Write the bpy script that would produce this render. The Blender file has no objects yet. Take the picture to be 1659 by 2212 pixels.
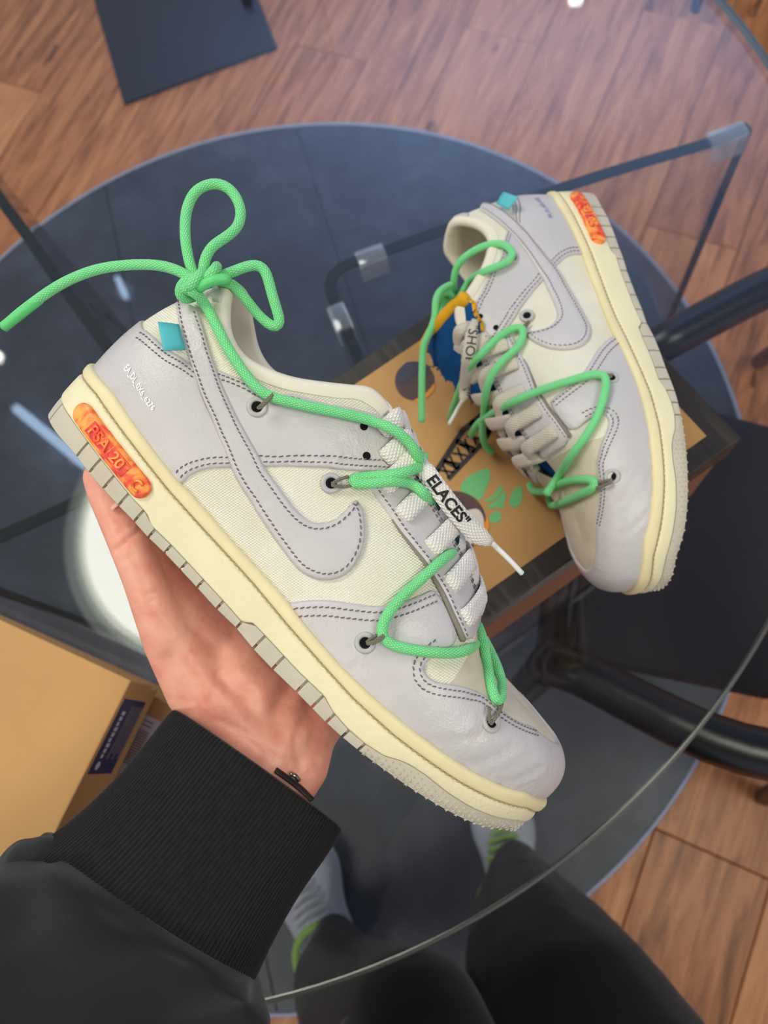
import bpy, bmesh, math, random
import numpy as np
from mathutils import Vector, Matrix
from mathutils.bvhtree import BVHTree
from mathutils.geometry import delaunay_2d_cdt

random.seed(7); rng = np.random.default_rng(7)
scene = bpy.context.scene
COL = scene.collection

# ------------------------------------------------------------------ camera
W, H, F = 1659, 2212, 1700.0
CAM_Z, TABLE_Z, CEIL_Z = 1.41, 0.74, 2.80
NADIR = (1050.0, 1650.0)
dn = np.array([(NADIR[0] - W/2)/F, (NADIR[1] - H/2)/F, 1.0]); dn /= np.linalg.norm(dn)
ex = np.array([1.0, 0, 0]) - dn*dn[0]; ex /= np.linalg.norm(ex)
ey = np.cross(dn, ex)
# rows: world X, Y, Z expressed in the camera's (right, down, forward) frame
RWC = np.array([ex, -ey, -dn])
CPOS = np.array([0, 0, CAM_Z])
cam_data = bpy.data.cameras.new('camera')
cam = bpy.data.objects.new('camera', cam_data)
COL.objects.link(cam)
_r, _d, _f = RWC[:, 0], RWC[:, 1], RWC[:, 2]
cam.matrix_world = Matrix(((_r[0], -_d[0], -_f[0], 0), (_r[1], -_d[1], -_f[1], 0),
                           (_r[2], -_d[2], -_f[2], CAM_Z), (0, 0, 0, 1)))
cam_data.sensor_fit = 'VERTICAL'; cam_data.sensor_height = 36.0
cam_data.lens = 36.0*F/H
cam_data.clip_start = 0.02; cam_data.clip_end = 60
cam_data.dof.use_dof = True
cam_data.dof.focus_distance = 0.345
cam_data.dof.aperture_fstop = 10.0
scene.camera = cam

# ------------------------------------------------------------------ exposure, world
vs = scene.view_settings
vs.view_transform = 'Standard'; vs.look = 'None'; vs.gamma = 1.0
vs.use_curve_mapping = False
vs.exposure = -0.09
world = bpy.data.worlds.new('world'); scene.world = world
world.use_nodes = True
world.node_tree.nodes['Background'].inputs[0].default_value = (0.80, 0.86, 1.0, 1)
world.node_tree.nodes['Background'].inputs[1].default_value = 0.68
FILL_WASH = 150.0         # watts of the added light that tints the ceiling blue
LAMP = 10.8          # radiance of the round ceiling lamps

# ------------------------------------------------------------------ measuring helpers
def ray(px, py):
    """direction in world space through photo point px, py (camera-forward component 1)"""
    return RWC @ np.array([(px - W/2)/F, (py - H/2)/F, 1.0])
def at_z(px, py, z):
    d = ray(px, py); return CPOS + d*((z - CAM_Z)/d[2])
def at_d(px, py, dep):
    return CPOS + ray(px, py)*dep
def mirror_at(px, py, z):
    """where the line of sight, reflected by the table top, meets height z"""
    d = ray(px, py); p = CPOS + d*((TABLE_Z - CAM_Z)/d[2])
    return p + np.array([d[0], d[1], -d[2]])*((z - TABLE_Z)/-d[2])
def proj(P):
    q = RWC.T @ (np.asarray(P, float) - CPOS)
    return q[0]/q[2]*F + W/2, q[1]/q[2]*F + H/2, q[2]

# ------------------------------------------------------------------ object helpers
def link(o, parent=None):
    COL.objects.link(o)
    if parent is not None: o.parent = parent
    return o
def tag(o, label=None, cat=None, group=None, kind=None):
    if label: o['label'] = label
    if cat: o['category'] = cat
    if group: o['group'] = group
    if kind: o['kind'] = kind
    return o
def empty(name, loc=(0, 0, 0), label=None, cat=None, group=None):
    o = bpy.data.objects.new(name, None); o.empty_display_size = .05
    o.location = loc
    return tag(link(o), label, cat, group)
def mesh(name, verts, faces, mat=None, parent=None, smooth=True, mirror=False, uvs=None, mats=None, fmat=None):
    verts = np.asarray(verts, float).reshape(-1, 3)
    if mirror:
        verts = verts*np.array([1, -1, 1]); faces = [tuple(reversed(f)) for f in faces]
        if uvs is not None: uvs = [tuple(reversed(u)) for u in uvs]
    me = bpy.data.meshes.new(name)
    me.from_pydata([tuple(v) for v in verts], [], [tuple(int(i) for i in f) for f in faces])
    if uvs is not None:
        l = me.uv_layers.new(name='UVMap')
        flat = [c for f in uvs for uv in f for c in uv]
        l.data.foreach_set('uv', flat)
    if smooth: me.polygons.foreach_set('use_smooth', [True]*len(me.polygons))
    for m in (mats or ([mat] if mat else [])): me.materials.append(m)
    if fmat is not None: me.polygons.foreach_set('material_index', fmat)
    me.validate(); me.update()
    return link(bpy.data.objects.new(name, me), parent)
def from_bm(name, bm, mat=None, parent=None, smooth=False):
    me = bpy.data.meshes.new(name); bm.normal_update(); bm.to_mesh(me); bm.free()
    if smooth: me.polygons.foreach_set('use_smooth', [True]*len(me.polygons))
    if mat: me.materials.append(mat)
    return link(bpy.data.objects.new(name, me), parent)
def sharp(o, ang=40):
    me = o.data
    bm = bmesh.new(); bm.from_mesh(me)
    for e in bm.edges:
        e.smooth = not (len(e.link_faces) == 2 and e.calc_face_angle(0) > math.radians(ang))
    bm.to_mesh(me); bm.free(); return o
def box_bm(x0, x1, y0, y1, z0, z1, bev=0, seg=2, bm=None):
    bm = bm or bmesh.new()
    n0 = len(bm.verts)
    r = bmesh.ops.create_cube(bm, size=1)
    for v in r['verts']:
        v.co = Vector(((x0+x1)/2 + v.co.x*(x1-x0), (y0+y1)/2 + v.co.y*(y1-y0), (z0+z1)/2 + v.co.z*(z1-z0)))
    if bev:
        es = list({e for v in r['verts'] for e in v.link_edges})
        bmesh.ops.bevel(bm, geom=es, offset=bev, segments=seg, profile=.5, affect='EDGES')
    return bm
def prism(pts, z0, z1, bev=0, bm=None):
    """vertical prism over a plan outline"""
    bm = bm or bmesh.new()
    f = bm.faces.new([bm.verts.new((p[0], p[1], z0)) for p in pts])
    bm.normal_update()
    if f.normal.z > 0: f.normal_flip()
    r = bmesh.ops.extrude_face_region(bm, geom=[f])
    for g in r['geom']:
        if isinstance(g, bmesh.types.BMVert): g.co.z = z1
    bm.normal_update()
    if bev:
        es = [e for e in bm.edges if len(e.link_faces) == 2 and e.calc_face_angle(0) > .6]
        bmesh.ops.bevel(bm, geom=es, offset=bev, segments=2, profile=.5, affect='EDGES')
    bmesh.ops.recalc_face_normals(bm, faces=bm.faces)
    return bm

def depth_z(px, py, z):
    d = ray(px, py); return (z - CAM_Z)/d[2]
def catmull(P, n=8, closed=False):
    P = np.asarray(P, float); N = len(P); out = []
    for i in range(N if closed else N-1):
        p1, p2 = P[i], P[(i+1) % N]
        p0 = P[i-1] if (i > 0 or closed) else 2*p1 - p2
        p3 = P[(i+2) % N] if (i+2 < N or closed) else 2*p2 - p1
        for k in range(n):
            t = k/n
            out.append(.5*((2*p1) + (p2-p0)*t + (2*p0-5*p1+4*p2-p3)*t*t + (3*p1-p0-3*p2+p3)*t**3))
    if not closed: out.append(P[-1])
    return np.array(out)
def resample(P, step, closed=False):
    P = np.asarray(P, float)
    if closed: P = np.vstack([P, P[:1]])
    L = np.r_[0, np.cumsum(np.linalg.norm(np.diff(P, axis=0), axis=1))]
    n = max(3, int(round(L[-1]/step)))
    u = np.linspace(0, L[-1], n+1)
    Q = np.column_stack([np.interp(u, L, P[:, k]) for k in range(P.shape[1])])
    return Q[:-1] if closed else Q
def offset_line(P, dist, closed=False):
    """shift a polyline sideways (left of its direction for positive dist)"""
    P = np.asarray(P, float)
    if closed:
        T = np.roll(P, -1, axis=0) - np.roll(P, 1, axis=0)
    else: T = np.gradient(P, axis=0)
    T /= np.linalg.norm(T, axis=1)[:, None] + 1e-12
    return P + np.c_[-T[:, 1], T[:, 0]]*dist
def frames(P, up=None):
    P = np.asarray(P, float)
    T = np.gradient(P, axis=0); T /= np.linalg.norm(T, axis=1)[:, None] + 1e-12
    n = np.cross(T[0], [0, 0, 1.0]) if up is None else np.asarray(up, float)
    if np.linalg.norm(n) < 1e-4: n = np.cross(T[0], [1.0, 0, 0])
    Ns = []
    for t in T:
        n = n - t*(n @ t); n /= np.linalg.norm(n) + 1e-12; Ns.append(n)
    Ns = np.array(Ns); return T, Ns, np.cross(T, Ns)
def tube(P, r, nseg=10, cap=True, up=None, ell=1.0):
    """swept tube; r a number or one per point. returns verts, faces, uvs (u metres along, v around 0..1)"""
    P = np.asarray(P, float); T, N, B = frames(P, up)
    r = np.broadcast_to(np.asarray(r, float), (len(P),))
    a = np.linspace(0, 2*np.pi, nseg, endpoint=False)
    V = (P[:, None] + r[:, None, None]*(np.cos(a)[None, :, None]*N[:, None] + ell*np.sin(a)[None, :, None]*B[:, None])).reshape(-1, 3)
    L = np.r_[0, np.cumsum(np.linalg.norm(np.diff(P, axis=0), axis=1))]
    Fc, U = [], []
    for i in range(len(P)-1):
        for j in range(nseg):
            k = (j+1) % nseg
            Fc.append((i*nseg+j, i*nseg+k, (i+1)*nseg+k, (i+1)*nseg+j))
            U.append(((L[i], j/nseg), (L[i], (j+1)/nseg), (L[i+1], (j+1)/nseg), (L[i+1], j/nseg)))
    V = list(map(tuple, V))
    if cap:
        for i, rev in ((0, True), (len(P)-1, False)):
            c = len(V); V.append(tuple(P[i] + T[i]*r[i]*(-.55 if rev else .55)))
            for j in range(nseg):
                k = (j+1) % nseg
                f = (i*nseg+j, i*nseg+k, c)
                Fc.append(f[::-1] if rev else f)
                uv = ((L[i], j/nseg), (L[i], (j+1)/nseg), (L[i], (j+.5)/nseg))
                U.append(uv[::-1] if rev else uv)
    return V, Fc, U
def ribbon(P, Nrm, w, th, nx=5):
    """flat strap along P with surface normals Nrm; w width, th thickness (rounded section)"""
    P = np.asarray(P, float); Nrm = np.asarray(Nrm, float)
    T = np.gradient(P, axis=0); T /= np.linalg.norm(T, axis=1)[:, None] + 1e-12
    Nn = Nrm - T*(Nrm*T).sum(1)[:, None]; Nn /= np.linalg.norm(Nn, axis=1)[:, None] + 1e-12
    S = np.cross(Nn, T)
    w = np.broadcast_to(np.asarray(w, float), (len(P),))
    sec = []
    for k in range(nx):
        u = -1 + 2*k/(nx-1); sec.append((u*.5, .5*math.sqrt(max(0, 1-abs(u)**4))*.9 + .1))
    for k in range(nx):
        u = 1 - 2*k/(nx-1); sec.append((u*.5, -.5*math.sqrt(max(0, 1-abs(u)**4))*.9 - .1))
    n = len(sec); V = []
    for i in range(len(P)):
        for a, b in sec: V.append(P[i] + S[i]*a*w[i] + Nn[i]*b*th)
    L = np.r_[0, np.cumsum(np.linalg.norm(np.diff(P, axis=0), axis=1))]
    Fc, U = [], []
    for i in range(len(P)-1):
        for j in range(n):
            k = (j+1) % n
            Fc.append((i*n+j, (i+1)*n+j, (i+1)*n+k, i*n+k))
            va, vb = sec[j][0], sec[k][0]
            U.append(((L[i], va), (L[i+1], va), (L[i+1], vb), (L[i], vb)))
    for i, rev in ((0, False), (len(P)-1, True)):
        f = tuple(i*n+j for j in range(n)); Fc.append(f[::-1] if rev else f)
        U.append(tuple((L[i], sec[j][0]) for j in (range(n-1, -1, -1) if rev else range(n))))
    return V, Fc, U
def join(parts):
    V, Fc, U = [], [], []
    for p in parts:
        o = len(V); V += [tuple(v) for v in p[0]]; Fc += [tuple(i+o for i in f) for f in p[1]]
        if len(p) > 2 and p[2]: U += p[2]
    return V, Fc, (U if len(U) == len(Fc) else None)
def text_geo(s, size=1.0, extrude=0.0, res=2, align='LEFT', bold=0.0):
    cu = bpy.data.curves.new('lettering', 'FONT'); cu.body = s; cu.size = size
    cu.extrude = extrude; cu.resolution_u = res; cu.align_x = align; cu.align_y = 'CENTER'; cu.offset = bold
    o = bpy.data.objects.new('lettering', cu); COL.objects.link(o)
    me = bpy.data.meshes.new_from_object(o)
    V = np.array([v.co[:] for v in me.vertices]).reshape(-1, 3); Fc = [tuple(p.vertices) for p in me.polygons]
    bpy.data.objects.remove(o); bpy.data.curves.remove(cu); bpy.data.meshes.remove(me)
    return V, Fc

# ------------------------------------------------------------------ materials
class NT:
    def __init__(s, name):
        s.m = bpy.data.materials.new(name); s.m.use_nodes = True
        s.t = s.m.node_tree; s.b = s.t.nodes['Principled BSDF']; s.out = s.t.nodes['Material Output']
    def n(s, typ, **kw):
        nd = s.t.nodes.new(typ)
        for k, v in kw.items():
            if k.startswith('i_'):
                key = k[2:]; key = int(key) if key.isdigit() else key.replace('_', ' ')
                nd.inputs[key].default_value = v
            else: setattr(nd, k, v)
        return nd
    def l(s, a, b): s.t.links.new(a, b)
    def math(s, op, a, b=None):
        nd = s.n('ShaderNodeMath', operation=op)
        for i, v in enumerate((a, b)):
            if v is None: continue
            if isinstance(v, (int, float)): nd.inputs[i].default_value = v
            else: s.l(v, nd.inputs[i])
        return nd.outputs[0]
    def coord(s, which='Object'):
        return s.n('ShaderNodeTexCoord').outputs[which]
    def noise(s, vec, scale, detail=4, rough=.55, dist=0):
        nd = s.n('ShaderNodeTexNoise'); nd.inputs['Scale'].default_value = scale
        nd.inputs['Detail'].default_value = detail; nd.inputs['Roughness'].default_value = rough
        nd.inputs['Distortion'].default_value = dist
        if vec is not None: s.l(vec, nd.inputs['Vector'])
        return nd.outputs['Fac']
    def ramp(s, fac, stops):
        nd = s.n('ShaderNodeValToRGB'); cr = nd.color_ramp
        while len(cr.elements) < len(stops): cr.elements.new(.5)
        for e, (p, c) in zip(cr.elements, stops):
            e.position = p; e.color = (*c, 1) if len(c) == 3 else c
        s.l(fac, nd.inputs[0]); return nd.outputs[0]
    def bump(s, h, strength=.3, dist=.001, prev=None):
        nd = s.n('ShaderNodeBump'); nd.inputs['Strength'].default_value = strength
        nd.inputs['Distance'].default_value = dist; s.l(h, nd.inputs['Height'])
        if prev is not None: s.l(prev, nd.inputs['Normal'])
        return nd.outputs[0]
    def set(s, col=None, rough=None, spec=None, metal=None, normal=None, **kw):
        if col is not None:
            if hasattr(col, 'is_linked') or hasattr(col, 'links'): s.l(col, s.b.inputs['Base Color'])
            else: s.b.inputs['Base Color'].default_value = (*col, 1)
        if rough is not None:
            if isinstance(rough, (int, float)): s.b.inputs['Roughness'].default_value = rough
            else: s.l(rough, s.b.inputs['Roughness'])
        if spec is not None: s.b.inputs['Specular IOR Level'].default_value = spec
        if metal is not None: s.b.inputs['Metallic'].default_value = metal
        if normal is not None: s.l(normal, s.b.inputs['Normal'])
        for k, v in kw.items(): s.b.inputs[k.replace('_', ' ')].default_value = v
        return s.m
def lin(r, g, b):
    """photo colour (0-255) to scene-linear"""
    return tuple((c/255/12.92 if c/255 <= .04045 else ((c/255+.055)/1.055)**2.4) for c in (r, g, b))
def mix(a, b, t): return tuple(x*(1-t)+y*t for x, y in zip(a, b))
MATS = {}
def simple(name, col, rough=.5, spec=.5, metal=0, nscale=None, namt=.12, bscale=None, bstr=.2, bdist=.0005, **kw):
    if name in MATS: return MATS[name]
    t = NT(name); c = col; nrm = None
    v = t.coord()
    if nscale:
        c = t.ramp(t.noise(v, nscale), [(.3, tuple(x*(1-namt) for x in col)), (.7, tuple(min(1, x*(1+namt)) for x in col))])
    if bscale: nrm = t.bump(t.noise(v, bscale, 3), bstr, bdist)
    MATS[name] = t.set(c, rough, spec, metal, nrm, **kw); return MATS[name]
def emis(name, col, strength):
    t = NT(name)
    t.b.inputs['Base Color'].default_value = (.8, .8, .8, 1)
    t.b.inputs['Emission Color'].default_value = (*col, 1)
    t.b.inputs['Emission Strength'].default_value = strength
    return t.m
def leather(name, c0, c1, rough=.36, crease=1.0):
    t = NT(name); v = t.coord()
    big = t.noise(v, 22, 3); c = t.ramp(big, [(.3, c0), (.7, c1)])
    vo = t.n('ShaderNodeTexVoronoi'); vo.inputs['Scale'].default_value = 1150; t.l(v, vo.inputs['Vector'])
    b1 = t.bump(vo.outputs['Distance'], .22, .0005)
    b2 = t.bump(t.noise(v, 260, 5, .6, .6), .34*crease, .0009, b1)
    b3 = t.bump(t.noise(v, 55, 3, .5, 1.2), .40*crease, .0018, b2)
    return t.set(c, rough, .55, 0, b3)
def canvas(name, c0, c1):
    t = NT(name); v = t.coord()
    sx = t.n('ShaderNodeSeparateXYZ'); t.l(v, sx.inputs[0])
    k = 2*math.pi/.0019
    a = t.math('MULTIPLY', t.math('ADD', sx.outputs[0], sx.outputs[2]), k*.7071)
    b = t.math('MULTIPLY', t.math('SUBTRACT', sx.outputs[0], sx.outputs[2]), k*.7071*1.55)
    w = t.math('MULTIPLY', t.math('SINE', a), t.math('SINE', b))
    big = t.noise(v, 30, 4)
    f = t.math('ADD', t.math('MULTIPLY', w, .12), big)
    c = t.ramp(f, [(.3, c0), (.7, c1)])
    return t.set(c, .85, .2, 0, t.bump(w, .55, .0007), Sheen_Weight=.1)
def braid(name, c0, c1, pitch=.0017, around=9, rough=.6, strength=.7, hi=None):
    """woven cord or tape: uses the UV (metres along, position across)"""
    t = NT(name); uv = t.coord('UV'); sx = t.n('ShaderNodeSeparateXYZ'); t.l(uv, sx.inputs[0])
    a = t.math('MULTIPLY', sx.outputs[0], 2*math.pi/pitch*.5); b = t.math('MULTIPLY', sx.outputs[1], 2*math.pi*around*.5)
    w = t.math('MULTIPLY', t.math('SINE', t.math('ADD', a, b)), t.math('SINE', t.math('SUBTRACT', a, b)))
    w = t.math('ABSOLUTE', w)
    c = t.ramp(w, [(.05, c0), (.75, c1), (1, hi or c1)])
    return t.set(c, rough, .35, 0, t.bump(w, strength, .0006), Sheen_Weight=.15)
# =====================================================================================
#  ROOM, LAMPS, TABLE
# =====================================================================================
def wood_mat():
    t = NT('brown_wood'); v = t.coord(); oi = t.n('ShaderNodeObjectInfo')
    mp = t.n('ShaderNodeMapping'); mp.inputs['Scale'].default_value = (1.6, 14, 1); t.l(v, mp.inputs[0])
    off = t.n('ShaderNodeCombineXYZ'); t.l(t.math('MULTIPLY', oi.outputs['Random'], 37.0), off.inputs[0]); t.l(t.math('MULTIPLY', oi.outputs['Random'], 11.0), off.inputs[1])
    t.l(off.outputs[0], mp.inputs['Location'])
    g = t.noise(mp.outputs[0], 3.2, 7, .62, .8)
    k = t.n('ShaderNodeMapping'); k.inputs['Scale'].default_value = (3, 9, 1); t.l(v, k.inputs[0]); t.l(off.outputs[0], k.inputs['Location'])
    kn = t.noise(k.outputs[0], 2.2, 2, .4, .3)
    f = t.math('ADD', t.math('MULTIPLY', g, .75), t.math('MULTIPLY', oi.outputs['Random'], .14))
    f = t.math('SUBTRACT', f, t.math('MULTIPLY', t.math('GREATER_THAN', kn, .70), .16))
    c = t.ramp(f, [(.22, lin(110, 66, 40)), (.40, lin(186, 120, 76)), (.58, lin(222, 153, 102)), (.78, lin(236, 175, 122))])
    return t.set(c, .36, .28, 0, t.bump(g, .12, .001))
WOOD = wood_mat()
def slate_mat():
    t = NT('dark_slate'); v = t.coord()
    n = t.math('ADD', t.math('MULTIPLY', t.noise(v, 5.5, 5, .6, .4), .7), t.math('MULTIPLY', t.noise(v, 26, 4, .6), .3))
    c = t.ramp(n, [(.33, lin(48, 51, 58)), (.5, lin(61, 65, 74)), (.68, lin(78, 84, 96))])
    return t.set(c, .42, .45, 0, t.bump(t.noise(v, 60, 4), .15, .001))
SLATE = slate_mat()
def glass_mat(name, tint, ior=1.5, rough=0.0):
    t = NT(name); t.t.nodes.remove(t.b)
    tr = t.n('ShaderNodeBsdfTransparent'); tr.inputs[0].default_value = (*tint, 1)
    gl = t.n('ShaderNodeBsdfGlossy'); gl.inputs['Roughness'].default_value = rough
    lw = t.n('ShaderNodeLayerWeight'); lw.inputs[0].default_value = .5      # facing = 1 - |cos|
    f0 = ((ior-1)/(ior+1))**2
    fr = t.math('ADD', t.math('MULTIPLY', t.math('POWER', lw.outputs['Facing'], 5.0), 1-f0), f0)
    mx = t.n('ShaderNodeMixShader'); t.l(fr, mx.inputs[0]); t.l(tr.outputs[0], mx.inputs[1]); t.l(gl.outputs[0], mx.inputs[2])
    t.l(mx.outputs[0], t.out.inputs[0]); return t.m
GLASS = glass_mat('clear_glass', (.955, .965, .965), 1.62)
GLASS_LEG = glass_mat('leg_glass', (.93, .945, .945))
def acryl():
    t = NT('clear_plastic'); t.t.nodes.remove(t.b)
    tr = t.n('ShaderNodeBsdfTransparent'); tr.inputs[0].default_value = (.92, .94, .96, 1)
    df = t.n('ShaderNodeBsdfDiffuse'); df.inputs[0].default_value = (.75, .80, .86, 1)
    gl = t.n('ShaderNodeBsdfGlossy'); gl.inputs['Roughness'].default_value = .1
    m1 = t.n('ShaderNodeMixShader'); m1.inputs[0].default_value = .22; t.l(tr.outputs[0], m1.inputs[1]); t.l(df.outputs[0], m1.inputs[2])
    m2 = t.n('ShaderNodeMixShader'); m2.inputs[0].default_value = .10; t.l(m1.outputs[0], m2.inputs[1]); t.l(gl.outputs[0], m2.inputs[2])
    t.l(m2.outputs[0], t.out.inputs[0]); return t.m
ACRYL = acryl()
EDGE_DARK = simple('dark_glass_edge', lin(30, 38, 40), .55, .2)
EDGE_RIM = simple('polished_glass_edge', lin(112, 116, 110), .2, .7, .5)
BLACK = simple('black_lacquer', lin(14, 15, 18), .34, .5, bscale=300, bstr=.05)
BLACK_MATT = simple('black_seat_cloth', lin(34, 34, 38), .75, .3, bscale=400, bstr=.2)
PLATE = simple('black_steel', lin(28, 29, 32), .5, .4, nscale=12, namt=.12)
WHITE_PAINT = simple('grey_ceiling_paint', (.26, .26, .27), .9)

# floor of planks
A_, B_ = at_z(1415, 1791, 0), at_z(1331, 2049, 0)
pd = (B_-A_)[:2]; pd /= np.linalg.norm(pd); pa = math.atan2(pd[1], pd[0])
PLW, PLL, GAP = .185, 1.25, .0016
floor = from_bm('floor', box_bm(-3.4, 3.0, -2.6, 4.0, -.05, -.012), simple('joint_dark', lin(30, 20, 14), .9)); floor['kind'] = 'structure'
floor['label'] = 'brown wooden plank floor under the round glass table'
pm = []
for k in range(1):
    b = box_bm(0, PLL-GAP, 0, PLW-GAP, -.012, 0, .0014, 1); me = bpy.data.meshes.new('plank'); b.to_mesh(me); b.free(); me.materials.append(WOOD); pm.append(me)
i0 = int(-3.2/PLW); Rm = Matrix.Rotation(pa, 4, 'Z')
for r in range(-16, 17):
    for c in range(-3, 3):
        off = (r*.437 % 1)*PLL
        o = bpy.data.objects.new('plank', pm[0]); link(o, floor)
        o.matrix_local = Matrix.Translation((A_[0], A_[1], 0)) @ Rm @ Matrix.Translation((c*PLL+off, r*PLW, 0)) 
ceil_o = from_bm('ceiling', box_bm(-3.6, 3.2, -2.8, 4.2, CEIL_Z, CEIL_Z+.05), WHITE_PAINT); ceil_o['kind'] = 'structure'
# round dark inlay on the floor
DC, DR = np.array([-.275*CAM_Z, .3564*CAM_Z]), .627*CAM_Z
inlay = mesh('floor_inlay', [(DC[0]+DR*math.cos(a), DC[1]+DR*math.sin(a), z) for z in (-.002, .0015) for a in np.linspace(0, 2*np.pi, 128, endpoint=False)],
             [tuple(range(128, 256))] + [(i, (i+1) % 128, 128+(i+1) % 128, 128+i) for i in range(128)], simple('joint_grey', lin(36, 37, 40), .9), smooth=False)
tag(inlay, 'round dark grey slate panel set on the wooden floor below the table', kind='structure')
s0, s1 = at_z(655, 320, 0), at_z(745, 600, 0); sd = (s1-s0)[:2]; sd /= np.linalg.norm(sd); sn_ = np.array([-sd[1], sd[0]])
c0 = (s0[:2]-DC) @ sn_; SW = .46
for k in range(-3, 4):
    a, b = c0 + k*SW + .0012, c0 + (k+1)*SW - .0012
    a, b = max(a, -DR+.004), min(b, DR-.004)
    if b <= a + .02: continue
    xs = np.linspace(a, b, 26); h = np.sqrt(np.maximum(0, (DR-.004)**2 - xs**2))
    pts = [DC + sn_*x + sd*y for x, y in zip(xs, h)] + [DC + sn_*x - sd*y for x, y in zip(xs[::-1], h[::-1])]
    P2 = [pts[0]]
    for q in pts[1:]:
        if np.linalg.norm(q-P2[-1]) > 1e-4: P2.append(q)
    if np.linalg.norm(P2[0]-P2[-1]) < 1e-4: P2.pop()
    from_bm('slate_slab', prism(P2, .0014, .006), SLATE, inlay)
V, Fc, U = tube([(DC[0]+DR*math.cos(a), DC[1]+DR*math.sin(a), .004) for a in np.linspace(0, 2*np.pi, 160)], .0042, 8, False)
mesh('edge_trim', V, Fc, simple('pale_edge_trim', lin(150, 156, 176), .35, .5, .4), inlay)

# ceiling lamps: round panels, a spot and light tubes (seen mirrored in the glass, except two added round ones)
L_WARM = emis('lamp_core', (1.0, .985, .86), LAMP); L_RIM = emis('lamp_diffuser', (.92, 1.0, .80), LAMP*.22); L_RIM1 = emis('lamp_diffuser_inner', (.97, 1.0, .82), LAMP*.55); L_RIM3 = emis('lamp_diffuser_outer', (.90, 1.0, .80), LAMP*.085); L_BLUE = emis('tube_light', (.50, .72, 1.0), LAMP*.62)
L_SPOT = emis('spot_light', (1.0, .95, .85), LAMP*2)
LAMP_FRAME = simple('lamp_frame', (.7, .7, .7), .4)
def disc_mesh(name, c, r0, r1, mat, parent, n=64):
    a = np.linspace(0, 2*np.pi, n, endpoint=False)
    if r0 == 0: V = [(c[0]+r1*math.cos(t), c[1]+r1*math.sin(t), c[2]) for t in a]; Fc = [tuple(range(n))[::-1]]
    else:
        V = [(c[0]+r*math.cos(t), c[1]+r*math.sin(t), c[2]) for r in (r0, r1) for t in a]
        Fc = [(i, n+i, n+(i+1) % n, (i+1) % n)[::-1] for i in range(n)]
    return mesh(name, V, Fc, mat, parent, smooth=False)
def round_lamp(x, y, r, label):
    z = CEIL_Z
    e = empty('ceiling_lamp', (x, y, z), label, 'lamp', 'round ceiling lamps')
    disc_mesh('diffuser', (0, 0, -.07), 0, r*.85, L_WARM, e)
    for a, b, m in ((.85, .89, L_RIM1), (.89, .93, L_RIM), (.93, .995, L_RIM3)): disc_mesh('diffuser_rim', (0, 0, -.0695), r*a, r*b, m, e)
    from_bm('lamp_frame', prism([(r*math.cos(t), r*math.sin(t)) for t in np.linspace(0, 2*np.pi, 64, endpoint=False)], -.068, 0), LAMP_FRAME, e)
c = mirror_at(443, 1128, CEIL_Z-.07); round_lamp(c[0], c[1], .55, 'round ceiling lamp mirrored in the glass beside the hand')
round_lamp(.95, -.40, .49, 'unseen round lamp added to light the toe, right behind the photographer'); round_lamp(-1.25, -.95, .50, 'unseen round lamp added to light the hand, left behind the photographer')  # both added out of view, to lift the dark toe and hand
# unseen uplight added to wash the ceiling blue, for haze on glass and floor
up_ = empty('added_uplight', (.55, 3.0, 1.85), 'unseen uplight added to wash the ceiling blue beyond the table', 'lamp')
tr_bm = box_bm(-1.3, 1.3, -.09, .09, -.04, -.02); box_bm(-1.3, 1.3, -.09, -.08, -.02, .03, 0, 2, tr_bm); box_bm(-1.3, 1.3, .08, .09, -.02, .03, 0, 2, tr_bm)
from_bm('trough', tr_bm, LAMP_FRAME, up_)  # housing made up for the added uplight
for sx in (-1.1, 1.1): from_bm('hanger', box_bm(sx-.006, sx+.006, -.006, .006, -.02, CEIL_Z-1.85), LAMP_FRAME, up_)
ld = bpy.data.lights.new('added_fill_light', 'AREA'); ld.shape = 'RECTANGLE'; ld.size = 2.5; ld.size_y = .14; ld.energy = FILL_WASH; ld.color = (.34, .55, 1.0)
lo = bpy.data.objects.new('added_fill_light', ld); link(lo, up_); lo.rotation_euler = (math.pi, 0, 0)
def tube_lamp(p, q, ext, label, r=.028):
    a, b = mirror_at(*p, CEIL_Z-.05), mirror_at(*q, CEIL_Z-.05); d = b-a; b = a + d*ext
    e = empty('tube_lamp', a, label, 'lamp', 'tube lamps'); V, Fc, U = tube([(0, 0, 0), (b-a)*.5, b-a], r, 12); mesh('light_tube', V, Fc, L_BLUE, e)
    m = (b-a)*.5; from_bm('holder', box_bm(m[0]-.03, m[0]+.03, m[1]-.03, m[1]+.03, r, .05), LAMP_FRAME, e)
tube_lamp((32, 880), (145, 972), 2.2, 'blue tube lamp mirrored in the glass by the sneaker heel', .019)
tube_lamp((252, 598), (270, 640), 1.0, 'short blue tube lamp mirrored faintly under the long cord end', .012)
for px, py, r, lb in ((1244, -6, .030, 'small spot lamp mirrored at the top of the glass'), (-12, 770, .030, 'small spot lamp mirrored at the left of the glass')):
    c = mirror_at(px, py, CEIL_Z-.03); e = empty('spot_lamp', (c[0], c[1], CEIL_Z), lb, 'lamp', 'spot lamps')
    disc_mesh('spot_lens', (0, 0, -.03), 0, r, L_SPOT, e, 24); from_bm('spot_housing', prism([(r*1.3*math.cos(t), r*1.3*math.sin(t)) for t in np.linspace(0, 2*np.pi, 24, endpoint=False)], -.028, 0), LAMP_FRAME, e)

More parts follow.
